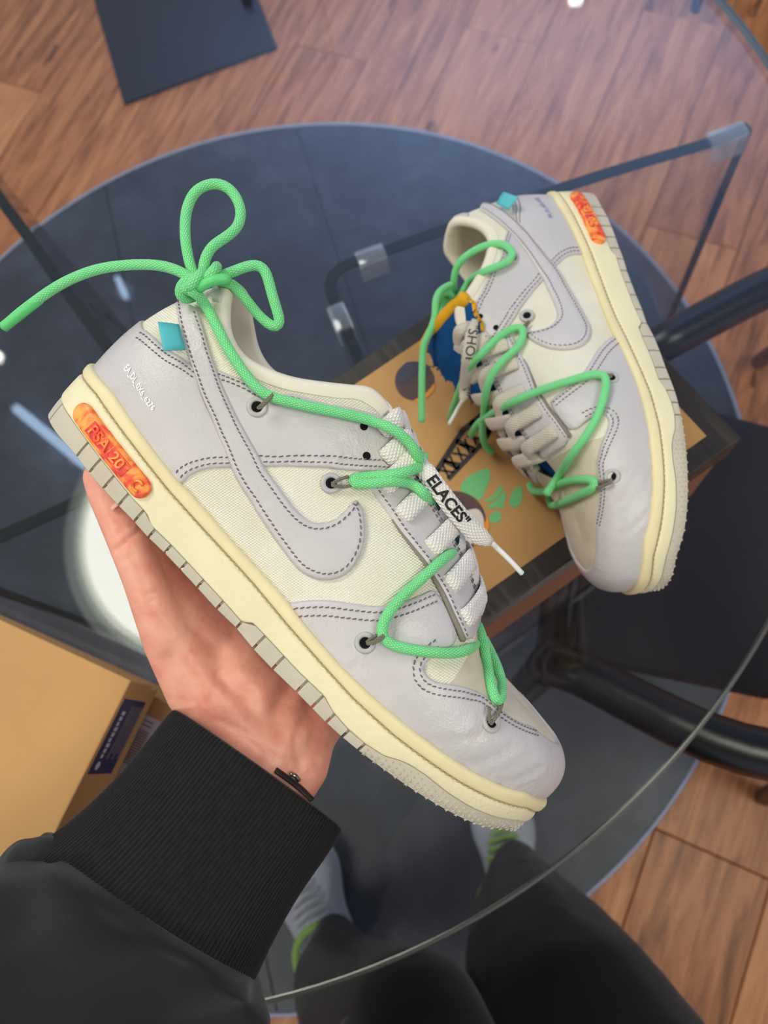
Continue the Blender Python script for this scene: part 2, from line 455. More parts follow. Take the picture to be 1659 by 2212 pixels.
# glass table
TC, TR, TT = np.array([-.493*(CAM_Z-TABLE_Z), .7236*(CAM_Z-TABLE_Z)]), 1.0141*(CAM_Z-TABLE_Z)-.003, .010
tab = empty('glass_table', (TC[0], TC[1], 0), 'round clear glass table with bent glass legs and plastic bumpers', 'table')
n = 192; an = np.linspace(0, 2*np.pi, n, endpoint=False)
top_ = mesh('table_top', [((TR-.0006)*math.cos(a), (TR-.0006)*math.sin(a), z) for z in (TABLE_Z-TT, TABLE_Z) for a in an], [tuple(range(n))[::-1], tuple(range(n, 2*n))], GLASS, tab, smooth=False)
prof = [(0, 0), (.0020, .0006), (.0032, .003), (.0034, .0060), (.0026, .0088), (.0012, .0098), (0, .010)]
V, Fc = [], []
for a in an:
    for dr, dz in prof: V.append(((TR-.0006+dr)*math.cos(a), (TR-.0006+dr)*math.sin(a), TABLE_Z-TT+dz))
m_ = len(prof)
for i in range(n):
    k = (i+1) % n
    for j in range(m_-1): Fc.append((i*m_+j, k*m_+j, k*m_+j+1, i*m_+j+1))
mesh('polished_edge', V, Fc, EDGE_RIM, top_)
LEGZ = TABLE_Z-TT-.006
def glass_leg(pix, th):
    P = np.array([at_z(px, py, LEGZ)[:2] - TC for px, py in pix]); P = resample(catmull(P, 8), .012)
    L_, R_ = offset_line(P, th/2), offset_line(P, -th/2); N = len(P)
    V, Fc = [], []
    for z in (.0075, LEGZ-.002):
        V += [(*p, z) for p in L_] + [(*p, z) for p in R_]
    for i in range(N-1):
        Fc += [(i, i+1, 2*N+i+1, 2*N+i), (N+i+1, N+i, 3*N+i, 3*N+i+1)]
    leg = mesh('bent_glass_leg', V, Fc, GLASS_LEG, tab)
    V, Fc = [], []
    for z in (LEGZ-.002, LEGZ):
        V += [(*p, z) for p in L_] + [(*p, z) for p in R_]
    for i in range(N-1):
        Fc += [(2*N+i, 2*N+i+1, 3*N+i+1, 3*N+i), (i, i+1, 2*N+i+1, 2*N+i), (N+i+1, N+i, 3*N+i, 3*N+i+1)]
    for e in (0, N-1):
        o = len(V); a, b = L_[e], R_[e]
        V += [(*a, .0075), (*b, .0075), (*b, LEGZ), (*a, LEGZ)]; Fc.append((o, o+1, o+2, o+3))
    mesh('cut_edge', V, Fc, EDGE_DARK, leg, smooth=False)
    return leg
glass_leg([(1619, 272), (1535, 306), (1380, 352), (1210, 406), (966, 492), (829, 542), (775, 561), (738, 576), (715, 600), (714, 628), (727, 662), (752, 722), (785, 800), (820, 880), (860, 980)], .0118)
glass_leg([(-150, 215), (-60, 342), (10, 443), (60, 511), (120, 597), (181, 680), (236, 756), (300, 850), (330, 905), (325, 960), (280, 1020), (150, 1090), (0, 1158), (-150, 1225)], .0125)
def bumper(px0, px1):
    a, b = at_z(*px0, LEGZ), at_z(*px1, LEGZ); m = (a+b)/2; d = (b-a)[:2]; L = np.linalg.norm(d); ang = math.atan2(d[1], d[0])
    bm = box_bm(-L/2, L/2, -.0095, .0095, -.0005, .0055, .002)
    box_bm(-L/2, L/2, -.0095, -.0070, -.024, .001, .0009, 2, bm); box_bm(-L/2, L/2, .0070, .0095, -.024, .001, .0009, 2, bm)
    o = from_bm('plastic_bumper', bm, ACRYL, tab, True); sharp(o)
    o.matrix_local = Matrix.Translation((m[0]-TC[0], m[1]-TC[1], LEGZ)) @ Matrix.Rotation(ang, 4, 'Z')
bumper((1530, 309), (1610, 279)); bumper((772, 566), (832, 544)); bumper((724, 662), (748, 716))

# =====================================================================================
#  BOXES
# =====================================================================================
KRAFT = simple('kraft_board', lin(196, 152, 100), .85, .2, nscale=14, namt=.05, bscale=300, bstr=.08)
KRAFT_D = simple('kraft_board_side', lin(150, 104, 62), .85, .2, nscale=14, namt=.05)
def dark_print():
    t = NT('dark_wood_print'); v = t.coord(); mp = t.n('ShaderNodeMapping'); mp.inputs['Scale'].default_value = (90, 6, 60); t.l(v, mp.inputs[0])
    n = t.noise(mp.outputs[0], 1.0, 6, .65, .4); c = t.ramp(n, [(.32, lin(30, 27, 25)), (.55, lin(52, 47, 43)), (.75, lin(84, 77, 69))])
    return t.set(c, .5, .4, 0, t.bump(n, .1, .0005))
DARKP = dark_print()
def flat_print(name, pts, z0, mat, parent, th=.00035):
    return from_bm(name, prism(pts, z0, z0+th), mat, parent)
def pathpoly(pix, z, frame, smooth=4):
    P = [frame(at_z(px, py, z)) for px, py in pix]
    return [tuple(p) for p in (catmull(P, smooth, True) if smooth else P)]
# printed shoe box with the second sneaker on it
LIDZ = .8690
Kc = at_z(1603, 946, LIDZ); f1 = at_z(1040, 1347, LIDZ) - Kc; f1 = f1[:2]/np.linalg.norm(f1[:2]); f2 = np.array([f1[1], -f1[0]])
if (at_z(1455, 800, LIDZ)-Kc)[:2] @ f2 < 0: f2 = -f2
bk = at_z(810, 757, LIDZ); BW = float((bk-Kc)[:2] @ f2); BL = .355
def bf(P): d = (np.asarray(P)-Kc)[:2]; return np.array([d @ f1, d @ f2])
sb = empty('printed_shoe_box', (0, 0, 0), 'dark shoe box with a kraft printed lid under the lying sneaker', 'box')
hand_ = f1[0]*f2[1]-f1[1]*f2[0]
sb.matrix_world = Matrix(((f1[0], f2[0], 0, Kc[0]), (f1[1], f2[1], 0, Kc[1]), (0, 0, 1, TABLE_Z), (0, 0, 0, 1)))
hz = LIDZ-TABLE_Z
from_bm('box_body', box_bm(.003, BL-.003, .003, BW-.003, .001, hz-.004, .001), simple('red_brown_board', lin(140, 92, 66), .8), sb)
lid = from_bm('lid', box_bm(0, BL, 0, BW, hz-.030, hz, .0012), DARKP, sb)
m1, m2 = bf(at_z(1528, 940, LIDZ)), None
kb0 = bf(at_z(1526, 942, LIDZ)); kb1 = bf(at_z(835, 785, LIDZ))
ux0, uy0, uy1 = kb0[0], kb0[1], kb1[1]
from_bm('kraft_print', prism([(ux0, uy0), (BL-.012, uy0), (BL-.012, uy1), (ux0, uy1)], hz, hz+.0004), KRAFT, lid)
P_BR = simple('print_plum', lin(84, 62, 60), .6, nscale=40, namt=.3); P_OR = simple('print_orange', lin(232, 150, 48), .6); P_DK = simple('print_black', lin(44, 40, 38), .6, nscale=90, namt=.3)
P_GR = simple('print_green', lin(112, 190, 128), .7); P_WH = simple('print_white', lin(222, 212, 204), .6, nscale=60, namt=.06); P_NV = simple('print_navy', lin(60, 62, 78), .6)
def circ_px(c, r, k=28, a0=0, a1=2*math.pi): return [(c[0]+r*math.cos(t), c[1]+r*.98*math.sin(t)) for t in np.linspace(a0, a1, k, endpoint=abs(a1-a0) < 6)]
zp = hz+.0004
flat_print('printed_disc', pathpoly(circ_px((896, 824), 43), LIDZ, bf, 0), zp, P_BR, lid)
flat_print('printed_disc_shade', pathpoly([(856, 815), (875, 786), (905, 783), (930, 795), (900, 808), (868, 830)], LIDZ, bf), zp+.0003, P_NV, lid)
flat_print('printed_crescent', pathpoly([(892, 868), (920, 850), (938, 830), (936, 846), (915, 866)], LIDZ, bf), zp+.0003, P_OR, lid)
flat_print('printed_disc', pathpoly(circ_px((982, 1128), 68), LIDZ, bf, 0), zp, P_BR, lid)
flat_print('printed_disc_light', pathpoly([(950, 1140), (985, 1115), (1030, 1100), (1046, 1130), (1030, 1165), (1000, 1185), (965, 1180)], LIDZ, bf), zp+.0003, P_WH, lid)
flat_print('printed_crescent', pathpoly([(1052, 1118), (1056, 1140), (1040, 1165), (1022, 1180), (1032, 1160), (1044, 1140)], LIDZ, bf), zp+.0006, P_OR, lid)
for nm, pl in (('printed_leaf', [(995, 1060), (1005, 1035), (1035, 1018), (1056, 1014), (1058, 1035), (1048, 1060), (1038, 1080), (1020, 1072)]), ('printed_leaf', [(1046, 1082), (1064, 1072), (1078, 1052), (1086, 1052), (1080, 1068), (1066, 1082)]),
               ('printed_leaf', [(1050, 1095), (1070, 1084), (1084, 1066), (1092, 1066), (1088, 1094), (1078, 1098)]), ('printed_leaf', [(1100, 1085), (1106, 1066), (1122, 1050), (1128, 1064), (1124, 1090), (1108, 1096)]), ('printed_leaf', [(1058, 1118), (1068, 1104), (1080, 1108), (1082, 1122), (1070, 1130), (1058, 1126)])):
    flat_print(nm, pathpoly(pl, LIDZ, bf), zp, P_GR, lid)
# lattice tower print: legs, braces and deck bars
def bar_px(a, b, w):
    a, b = np.array(a, float), np.array(b, float); d = b-a; d /= np.linalg.norm(d); q = np.array([-d[1], d[0]])*w/2
    flat_print('printed_tower_bar', pathpoly([tuple(a+q), tuple(b+q), tuple(b-q), tuple(a-q)], LIDZ, bf, 0), zp, P_DK, lid)
bar_px((942, 1020), (1000, 930), 12); bar_px((968, 1036), (1040, 960), 10); bar_px((1000, 930), (1062, 880), 12); bar_px((1040, 962), (1075, 905), 10)
bar_px((1016, 912), (1060, 935), 14); bar_px((985, 952), (1026, 975), 12); bar_px((958, 995), (992, 1012), 10)
for k in range(7):
    t = k/7; a = (np.array((945, 1016))*(1-t)+np.array((1056, 888))*t); b = (np.array((970, 1033))*(1-t-.1)+np.array((1072, 908))*(t+.1)); bar_px(a, b, 5)
    a2 = (np.array((945, 1016))*(1-t-.1)+np.array((1056, 888))*(t+.1)); b2 = (np.array((970, 1033))*(1-t)+np.array((1072, 908))*t); bar_px(a2, b2, 5)
# kraft boxes at the left
def kraft_box(name, corner, pl, pr, ztop, hgt, lidh, L1, L2, label, extra):
    C = at_z(*corner, ztop); g1 = (at_z(*pl, ztop)-C)[:2]; g1 /= np.linalg.norm(g1); g2 = np.array([g1[1], -g1[0]])
    if (at_z(*pr, ztop)-C)[:2] @ g2 < 0: g2 = -g2
    e = empty(name, (0, 0, 0), label, 'box', 'kraft boxes at the table edge')
    e.matrix_world = Matrix(((g1[0], g2[0], 0, C[0]), (g1[1], g2[1], 0, C[1]), (0, 0, 1, ztop-hgt), (0, 0, 0, 1)))
    from_bm('box_body', box_bm(.003, L1-.003, .003, L2-.003, .0004, hgt-.003, .001), KRAFT, e)
    l = from_bm('lid', box_bm(0, L1, 0, L2, hgt-lidh, hgt, .0012), KRAFT, e)
    extra(e, l, hgt, lidh); return e
NAVY = simple('navy_label', lin(30, 34, 86), .5); PAPER = simple('white_label', lin(208, 204, 208), .6); LINES = simple('label_print', lin(196, 196, 208), .6); GREYP = simple('grey_print', lin(128, 122, 120), .7)
def ex1(e, l, hgt, lidh):
    lb = from_bm('blue_label', box_bm(-.0006, .0001, .012, .062, hgt-.036, hgt-.004), NAVY, l)
    for k in range(9): from_bm('print_mark', box_bm(-.0009, -.0006, .020+k*.0036, .0226+k*.0036, hgt-.0125+.0006*(k % 3), hgt-.0085), LINES, lb)
    mesh('print_emblem', [(-.0008, .0565+.0028*math.cos(t), hgt-.0105+.0028*math.sin(t)) for t in np.linspace(0, 2*np.pi, 16, endpoint=False)], [tuple(range(16))], LINES, lb, smooth=False)
    for k in range(5): from_bm('print_line', box_bm(-.0009, -.0006, .016, .052-.004*(k % 2), hgt-.034+k*.0036, hgt-.0325+k*.0036), GREYP, lb)
    pts = [(.150+.022*math.cos(t), hgt-.035+.020*math.sin(t)) for t in np.linspace(0, math.pi, 16)]
    mesh('hand_hole', [(-.0003, a, b) for a, b in pts], [tuple(range(16))], HOLE_, l, smooth=False)
HOLE_ = simple('box_hole', (.012, .009, .006), .9)
def ex2(e, l, hgt, lidh):
    lb = from_bm('white_label', box_bm(.012, .075, .014, .20, hgt-.0001, hgt+.0006), PAPER, l)
    for k in range(14): from_bm('bar_code_line', box_bm(.016, .038, .024+k*.0018, .0248+k*.0018, hgt+.0006, hgt+.0008), GREYP, lb)
    for k in range(2): from_bm('print_line', box_bm(.016, .04, .017+.003*k, .0178+.003*k, hgt+.0006, hgt+.0008), GREYP, lb)
KZ = TABLE_Z + .001
kraft_box('kraft_box', (283, 1470), (0, 1338), (110, 1800), KZ+.178, .055, .036, .36, .30, 'kraft cardboard box with a blue label on top of another box', ex1)
kraft_box('kraft_box', (398, 1532), (110, 1402), (225, 1860), KZ+.122, .122, .105, .38, .31, 'lower kraft cardboard box with a white barcode label', ex2)

# =====================================================================================
#  CHAIRS AND STAND
# =====================================================================================
def bar(name, pts, r, mat, parent, ell=1.0, n=12):
    P = resample(catmull(pts, 8), .03); rr = np.interp(np.linspace(0, 1, len(P)), np.linspace(0, 1, len(r)), r) if hasattr(r, '__len__') else r
    V, Fc, U = tube(P, rr, n, True, (0, 0, 1), ell); return mesh(name, V, Fc, mat, parent)
ch = empty('armchair', at_z(1450, 1200, 0), 'black armchair with curved arms tucked under the right of the glass table', 'chair', 'black chairs')
c_o = np.array(ch.location)
def cp(px, py, z): return at_z(px, py, z) - c_o
SZ, AZ = .44, .655
seat = [cp(1222, 1412, SZ), cp(1700, 1510, SZ), cp(1760, 940, SZ), cp(1335, 826, SZ)]
from_bm('seat', prism([p[:2] for p in seat], SZ-.05, SZ, .012), BLACK_MATT, ch)
bar('armrest', [cp(1405, 757, AZ), cp(1500, 704, AZ), cp(1659, 622, AZ), cp(1760, 590, AZ), cp(1880, 640, AZ+.05)], [.020, .021, .021, .020], BLACK, ch)
bar('armrest', [cp(1185, 1432, AZ), cp(1260, 1458, AZ), cp(1400, 1530, AZ), cp(1530, 1592, AZ), cp(1659, 1630, AZ), cp(1800, 1640, AZ), cp(1960, 1540, AZ+.05)], [.020, .022, .023, .022], BLACK, ch)
bar('backrest', [cp(1880, 640, AZ+.05), cp(1990, 900, AZ+.10), cp(2020, 1200, AZ+.10), cp(1960, 1540, AZ+.05)], .022, BLACK, ch)
bar('front_rail', [cp(1187, 1432, AZ), cp(1195, 1380, AZ-.06), cp(1200, 1290, AZ-.12), cp(1260, 1050, AZ-.14), cp(1405, 757, AZ)], .016, BLACK, ch)
def leg_pts(a, z, foot): return [np.array(a), (np.array(a)+np.array(foot))/2, np.array(foot)]
bar('leg', leg_pts(cp(1187, 1432, AZ), AZ, at_z(1055, 1570, .008)-c_o), [.019, .015], BLACK, ch)
bar('leg', leg_pts(cp(1405, 757, AZ), AZ, at_z(1180, 1010, .008)-c_o), [.019, .015], BLACK, ch)
bar('leg', leg_pts(cp(1960, 1540, AZ+.05), AZ, at_z(1652, 1722, .008)-c_o), [.019, .014], BLACK, ch)
bar('leg', leg_pts(cp(1880, 640, AZ+.05), AZ, at_z(1640, 780, .008)-c_o), [.019, .014], BLACK, ch)
# side chair beyond the table: only a foot reaches into view
f0 = at_z(1502, 20, .006)
ch2 = empty('side_chair', (f0[0]+.2, f0[1]+.22, 0), 'black chair beyond the table showing one leg at the top edge', 'chair', 'black chairs')
for sx in (-.2, .2):
    for sy in (-.22, .2): bar('leg', [(sx, sy, .006), (sx*.98, sy*.96, .2), (sx*.92, sy*.9, .43)], [.011, .016], BLACK, ch2)
from_bm('seat', box_bm(-.22, .22, -.22, .22, .43, .47, .015), BLACK_MATT, ch2)
bar('backrest', [(-.19, .2, .47), (-.19, .25, .82), (0, .28, .86), (.19, .25, .82), (.19, .2, .47)], .014, BLACK, ch2)
# square steel base of a display stand
b0, b1 = at_z(266, 221, .012), at_z(597, 99, .012); g = (b1-b0)[:2]; Lg = np.linalg.norm(g); g /= Lg; h = np.array([-g[1], g[0]])
st_ = empty('display_stand', (b0[0], b0[1], 0), 'black square steel base plate of a stand on the wooden floor', 'stand')
st_.matrix_world = Matrix(((g[0], h[0], 0, b0[0]), (g[1], h[1], 0, b0[1]), (0, 0, 1, 0), (0, 0, 0, 1)))
from_bm('base_plate', box_bm(0, Lg, 0, Lg*1.02, 0.0002, .012, .002), PLATE, st_)
pp = (at_z(528, -16, .012)-b0)[:2]; px_, py_ = pp @ g, pp @ h
V, Fc, U = tube([(px_, py_, .012), (px_, py_, .7), (px_, py_, 1.5)], .013, 16); mesh('pole', V, Fc, PLATE, st_)
# =====================================================================================
#  SNEAKERS
# =====================================================================================
LEATHER = leather('grey_leather', lin(197, 192, 193), lin(206, 201, 203))
CANVAS = canvas('cream_canvas', lin(238, 231, 211), lin(250, 246, 232))
LINING = simple('cream_lining', lin(232, 224, 208), .7, .3, bscale=900, bstr=.12)
SUEDE = simple('toe_suede', lin(210, 199, 180), .95, .1, nscale=60, namt=.09, bscale=700, bstr=.5, bdist=.0006)
HEELGREY = leather('heel_tab_leather', lin(196, 190, 184), lin(206, 200, 194))
THREAD = simple('grey_thread', lin(120, 112, 118), .7, .2)
THREAD_PALE = simple('pale_thread', lin(176, 164, 132), .8, .2)
RUBBER_LIP = simple('cream_rubber_lip', lin(234, 221, 176), .5, .4, nscale=35, namt=.05, bscale=500, bstr=.08)
RUBBER = simple('cream_rubber_wall', lin(236, 227, 190), .55, .4, nscale=25, namt=.04, bscale=520, bstr=.6, bdist=.0008)
OUTSOLE = simple('greige_rubber', lin(200, 191, 176), .7, .3, nscale=40, namt=.06, bscale=900, bstr=.35, bdist=.0005)
EYELET = simple('grey_eyelet', lin(186, 184, 184), .35, .5)
HOLE = simple('punched_hole', (.01, .01, .012), .9, .1)
ROPE = braid('green_cord', lin(104, 214, 130), lin(136, 236, 160), .0022, 12, .6, .6, lin(190, 246, 196))
ROPE_TIP = simple('green_cord_tip', lin(98, 208, 124), .4, .4, bscale=500, bstr=.1)
LOOP = braid('taupe_loop_cord', lin(112, 104, 88), lin(160, 150, 130), .0012, 5, .7, .8)
LACE = braid('white_flat_lace', lin(232, 226, 218), lin(246, 242, 238), .0026, 5, .75, .8)
LACE_W = braid('worn_flat_lace', lin(206, 196, 180), lin(224, 215, 202), .0026, 5, .75, .6)
INK = simple('black_ink', (.012, .012, .014), .6, .3)
TEAL = simple('turquoise_tab', lin(92, 190, 196), .6, .3, bscale=900, bstr=.1)
AGLET = simple('white_aglet', lin(228, 226, 222), .25, .5)
def foil():
    t = NT('flaking_silver_foil'); v = t.coord(); n = t.noise(v, 900, 3, .6)
    return t.set(t.ramp(n, [(.33, lin(206, 201, 202)), (.38, (.96, .96, .98))]), .32, .6)
SILVER = foil()
PURPLE = simple('violet_ink', lin(150, 140, 190), .5, .4)
TONGUE_BLUE = simple('blue_tongue', lin(16, 74, 128), .9, .2, nscale=80, namt=.2, bscale=900, bstr=.5)
FOAM = simple('yellow_foam', lin(226, 168, 40), .9, .2, nscale=60, namt=.15, bscale=600, bstr=.5)
def plug_mat():
    t = NT('marbled_orange'); v = t.coord()
    n = t.noise(v, 65, 3, .55, 2.2)
    c = t.ramp(n, [(.32, lin(226, 52, 40)), (.44, lin(240, 96, 52)), (.52, lin(250, 150, 70)), (.66, lin(252, 176, 88))])
    return t.set(c, .42, .45, 0, t.bump(t.noise(v, 300, 3), .15, .0005))
PLUG = plug_mat()
def plug_red_mat():
    t = NT('marbled_red'); v = t.coord()
    n = t.noise(v, 90, 3, .55, 2.2)
    c = t.ramp(n, [(.35, lin(214, 36, 44)), (.55, lin(236, 78, 58)), (.68, lin(246, 130, 66))])
    return t.set(c, .45, .45, 0, t.bump(t.noise(v, 700, 3), .4, .0005))
PLUG_RED = plug_red_mat()

# ---- plan outline of the sole -----------------------------------------------------------
LAT = [(0, 0), (.0012, .009), (.0035, .0155), (.009, .0235), (.02, .0305), (.04, .0348), (.07, .0362), (.10, .0368), (.13, .0392), (.16, .0440),
       (.19, .0487), (.215, .0510), (.236, .0505), (.256, .0465), (.275, .0385), (.290, .0277), (.2995, .0160), (.3025, .0085), (.3035, 0)]
MED = [(0, 0), (.0012, .009), (.0035, .0155), (.009, .0230), (.02, .0295), (.04, .0332), (.07, .0332), (.10, .0312), (.13, .0305), (.16, .0335),
       (.19, .0395), (.212, .0438), (.232, .0452), (.252, .0434), (.271, .0375), (.287, .0285), (.298, .0170), (.3022, .0092), (.3035, 0)]
NS = 161
def _half(tab):
    P = catmull(tab, 10); L = np.r_[0, np.cumsum(np.linalg.norm(np.diff(P, axis=0), axis=1))]
    s = np.linspace(0, L[-1], NS); return np.c_[np.interp(s, L, P[:, 0]), np.interp(s, L, P[:, 1])]
LATP, MEDP = _half(LAT), _half(MED)
SS = np.linspace(0, 1, NS)
def outline(U):
    """plan point and outward normal; U in -1..1, 0 at the heel, +1/-1 at the toe; U>0 is the outer (camera) side, y<0"""
    U = (U + 1) % 2 - 1
    T, sg = (LATP, -1.0) if U >= 0 else (MEDP, 1.0)
    a = abs(U)
    p = np.array([np.interp(a, SS, T[:, 0]), np.interp(a, SS, T[:, 1])*sg])
    e = .006; a0, a1 = max(0, a-e), min(1, a+e)
    t = np.array([np.interp(a1, SS, T[:, 0]) - np.interp(a0, SS, T[:, 0]), (np.interp(a1, SS, T[:, 1]) - np.interp(a0, SS, T[:, 1]))*sg])
    if a < e: t[0] = 0
    if a > 1-e: t[0] = 0
    t /= np.linalg.norm(t) + 1e-12
    n = np.array([-t[1], t[0]])*(-sg)
    if n[1]*sg < 0 and .1 < a < .9: n = -n
    if a < .1 and n[0] > 0: n = -n
    if a > .9 and n[0] < 0: n = -n
    return p, n

# ---- pose of the held sneaker ---------------------------------------------------------
_q = 2**-.5; _roll = math.radians(6)
_X = np.array([_q, _q, 0]); _Z0 = np.array([_q, -_q, 0]); _Y0 = np.array([0, 0, 1.0])
_Z = _Z0*math.cos(_roll) - _Y0*math.sin(_roll); _Y = _Y0*math.cos(_roll) + _Z0*math.sin(_roll)
RCS = np.column_stack([_X, _Y, _Z])                      # shoe axes in the camera frame
OCS = np.array([0, 0, .38]) - _X*.14985 - _Z*.07598      # shoe origin in the camera frame
def pose_matrix(R, o):
    Rw = RWC @ R; ow = CPOS + RWC @ o
    return Matrix([[*Rw[0], ow[0]], [*Rw[1], ow[1]], [*Rw[2], ow[2]], [0, 0, 0, 1]])
POSE_A = pose_matrix(RCS, OCS)
def shoe_ray(px, py, R=RCS, o=OCS):
    d = np.array([(px - W/2)/F, (py - H/2)/F, 1.0])
    return R.T @ (-o), R.T @ d
def shoe_at(px, py, dep, R=RCS, o=OCS):
    d = np.array([(px - W/2)/F, (py - H/2)/F, 1.0])*dep
    return R.T @ (d - o)

# vertical wall used to read heights off the sole
def _wall_bvh():
    V, Fc, K = [], [], []
    us = np.linspace(-1, 1, 321)
    for u in us:
        p, n = outline(u); V += [(p[0], p[1], -.03), (p[0], p[1], .09)]
    for i in range(len(us)-1):
        Fc.append((2*i, 2*i+2, 2*i+3, 2*i+1))
    return BVHTree.FromPolygons(V, Fc), us
WB, WUS = _wall_bvh()
def wall_hit(px, py):
    o, d = shoe_ray(px, py)
    h = WB.ray_cast(Vector(o), Vector(d).normalized())
    if h[0] is None:
        best = (9, None, None)
        for t in np.linspace(.30, .44, 57):
            q = WB.find_nearest(Vector(o + d*t))
            if q[3] < best[0]: best = (q[3], q[0], q[2])
        h = (best[1], None, best[2])
    p = h[0]; i = h[2]
    a, b = outline(WUS[i])[0], outline(WUS[i+1])[0]
    k = ((p.x-a[0])*(b[0]-a[0]) + (p.y-a[1])*(b[1]-a[1]))/((b-a) @ (b-a))
    return WUS[i] + (WUS[i+1]-WUS[i])*min(1, max(0, k)), p.z
def zcurve(pix, z0, z1):
    L = sorted(wall_hit(*p) for p in pix)
    L = [q for q in L if .015 < q[0] < .985]
    s = np.array([0] + [q[0] for q in L] + [1.0]); z = np.array([z0] + [q[1] for q in L] + [z1])
    return s, z
FEATHER_PX = [(245, 850), (317, 954), (384, 1040), (401, 1056), (450, 1111), (500, 1170), (522, 1193), (575, 1250), (619, 1299), (667, 1361), (739, 1443), (795, 1497), (850, 1545), (922, 1602),
              (1019, 1668), (1091, 1704), (1139, 1716)]
GROOVE_PX = [(206, 850), (235, 893), (274, 946), (317, 1002), (365, 1062), (437, 1142), (498, 1208), (546, 1261), (571, 1291), (619, 1349), (691, 1431), (763, 1510), (850, 1589),
             (922, 1643), (995, 1692), (1067, 1728), (1139, 1747)]
WALL_PX = [(151, 901), (180, 942), (235, 1014), (283, 1074), (317, 1110), (327, 1137), (365, 1173), (437, 1250), (486, 1303), (522, 1344), (546, 1346), (583, 1385), (643, 1450), (700, 1504),
           (718, 1537), (751, 1575), (788, 1607), (831, 1634), (860, 1642), (886, 1653), (922, 1677), (971, 1716), (1019, 1745), (1067, 1764), (1115, 1772)]
BOT_PX = [(155, 978), (182, 1014), (213, 1051), (245, 1086), (283, 1125), (315, 1161), (353, 1197), (387, 1233), (462, 1315), (505, 1356), (542, 1402), (583, 1445), (636, 1496), (669, 1530),
          (701, 1563), (734, 1593), (773, 1625), (850, 1682), (922, 1730), (995, 1771), (1043, 1790), (1091, 1795)]
ZF, ZG, ZW, ZB = (zcurve(FEATHER_PX, .0285, .0345), zcurve(GROOVE_PX, .0215, .0265), zcurve(WALL_PX, .0085, .0215), zcurve(BOT_PX, -.0035, .0135))
def zc(c, U): return float(np.interp(abs((U+1) % 2 - 1), c[0], c[1]))

# ---- the upper as a surface P(U, t): t=0 at the sole, t=1 at collar, throat edge or vamp ridge ----
TOP = [(0, .0211, 0, .1015), (.006, .0225, .0115, .1010), (.015, .0265, .0195, .0985), (.028, .0355, .0262, .0905), (.042, .046, .0298, .0838), (.056, .057, .0312, .0818), (.068, .068, .0308, .0848),
       (.078, .078, .0295, .0895), (.088, .088, .0275, .0965), (.098, .098, .0245, .1045), (.107, .106, .0215, .1115), (.117, .1155, .018, .1132), (.124, .122, .0160, .1108),
       (.135, .132, .0140, .1070), (.150, .147, .0128, .1012), (.165, .163, .0122, .0960), (.182, .181, .0116, .0905), (.196, .194, .0110, .0860), (.210, .208, .0098, .0785),
       (.222, .2175, .0075, .0712), (.232, .2240, .0035, .0655), (.239, .2275, 0, .0628), (.258, .238, 0, .0600), (.275, .248, 0, .0590), (.290, .256, 0, .0580), (.3035, .262, 0, .0575)]
SHP = np.array([(0, .5, .0012, .56, .25), (.012, .5, .002, .4, .27), (.04, .45, .0045, .05, .30), (.10, .48, .0045, .12, .30), (.14, .50, .0045, .28, .20), (.18, .55, .0040, .36, .13),
                (.215, .62, .0030, .45, .08), (.24, .78, .0022, .55, .02), (.28, .95, .0015, .62, -.04), (.3035, 1.0, .0012, .66, -.05)])
def _top(side):
    T = LATP if side > 0 else MEDP
    rows = []
    for xf, x, y, z in TOP:
        rows.append((float(np.interp(xf, T[:, 0], SS)), x, y, z))
    rows = np.array(rows); rows[0, 0] = 0; rows[-1, 0] = 1
    s = rows[:, 0]; D = catmull(rows, 6)
    D[:, 0] = np.maximum.accumulate(D[:, 0])
    return D
TOPL, TOPM = _top(1), _top(-1)
INSET = .0028
_cache = {}
def _bez(U):
    U = (U + 1) % 2 - 1
    k = round(U, 5)
    if k in _cache: return _cache[k]
    a = abs(U); D = TOPL if U >= 0 else TOPM; sg = -1.0 if U >= 0 else 1.0
    o, n = outline(U)
    Fp = np.array([o[0]-n[0]*INSET, o[1]-n[1]*INSET, zc(ZF, U)-.002])
    T = np.array([np.interp(a, D[:, 0], D[:, 1]), sg*np.interp(a, D[:, 0], D[:, 2]), np.interp(a, D[:, 0], D[:, 3])])
    al, be, ga, de = [np.interp(o[0], SHP[:, 0], SHP[:, j]) for j in range(1, 5)]
    h = T[2]-Fp[2]; dh = np.array([T[0]-Fp[0], T[1]-Fp[1], 0]); N3 = np.array([n[0], n[1], 0])
    B = (Fp, Fp + np.array([0, 0, h*al]) + N3*be*1.6, T - dh*ga - np.array([0, 0, h*de]) + N3*be*.3, T)
    _cache[k] = B; return B
def surf(U, t):
    a, b, c, d = _bez(U); q = 1-t
    return a*q**3 + 3*b*q*q*t + 3*c*q*t*t + d*t**3
def surfn(U, t):
    e, g = .004, .012
    t0, t1 = max(0, t-g), min(1, t+g)
    du = surf(U+e, t) - surf(U-e, t); dt = surf(U, t1) - surf(U, t0)
    n = np.cross(dt, du); n /= np.linalg.norm(n) + 1e-12
    return n
NU, NTT = 241, 41
def _upper_grid():
    us = np.linspace(-1, 1, NU); ts = np.linspace(0, 1, NTT)
    return us, ts, np.array([[surf(u, t) for t in ts] for u in us])
UG, TG, PG = _upper_grid()
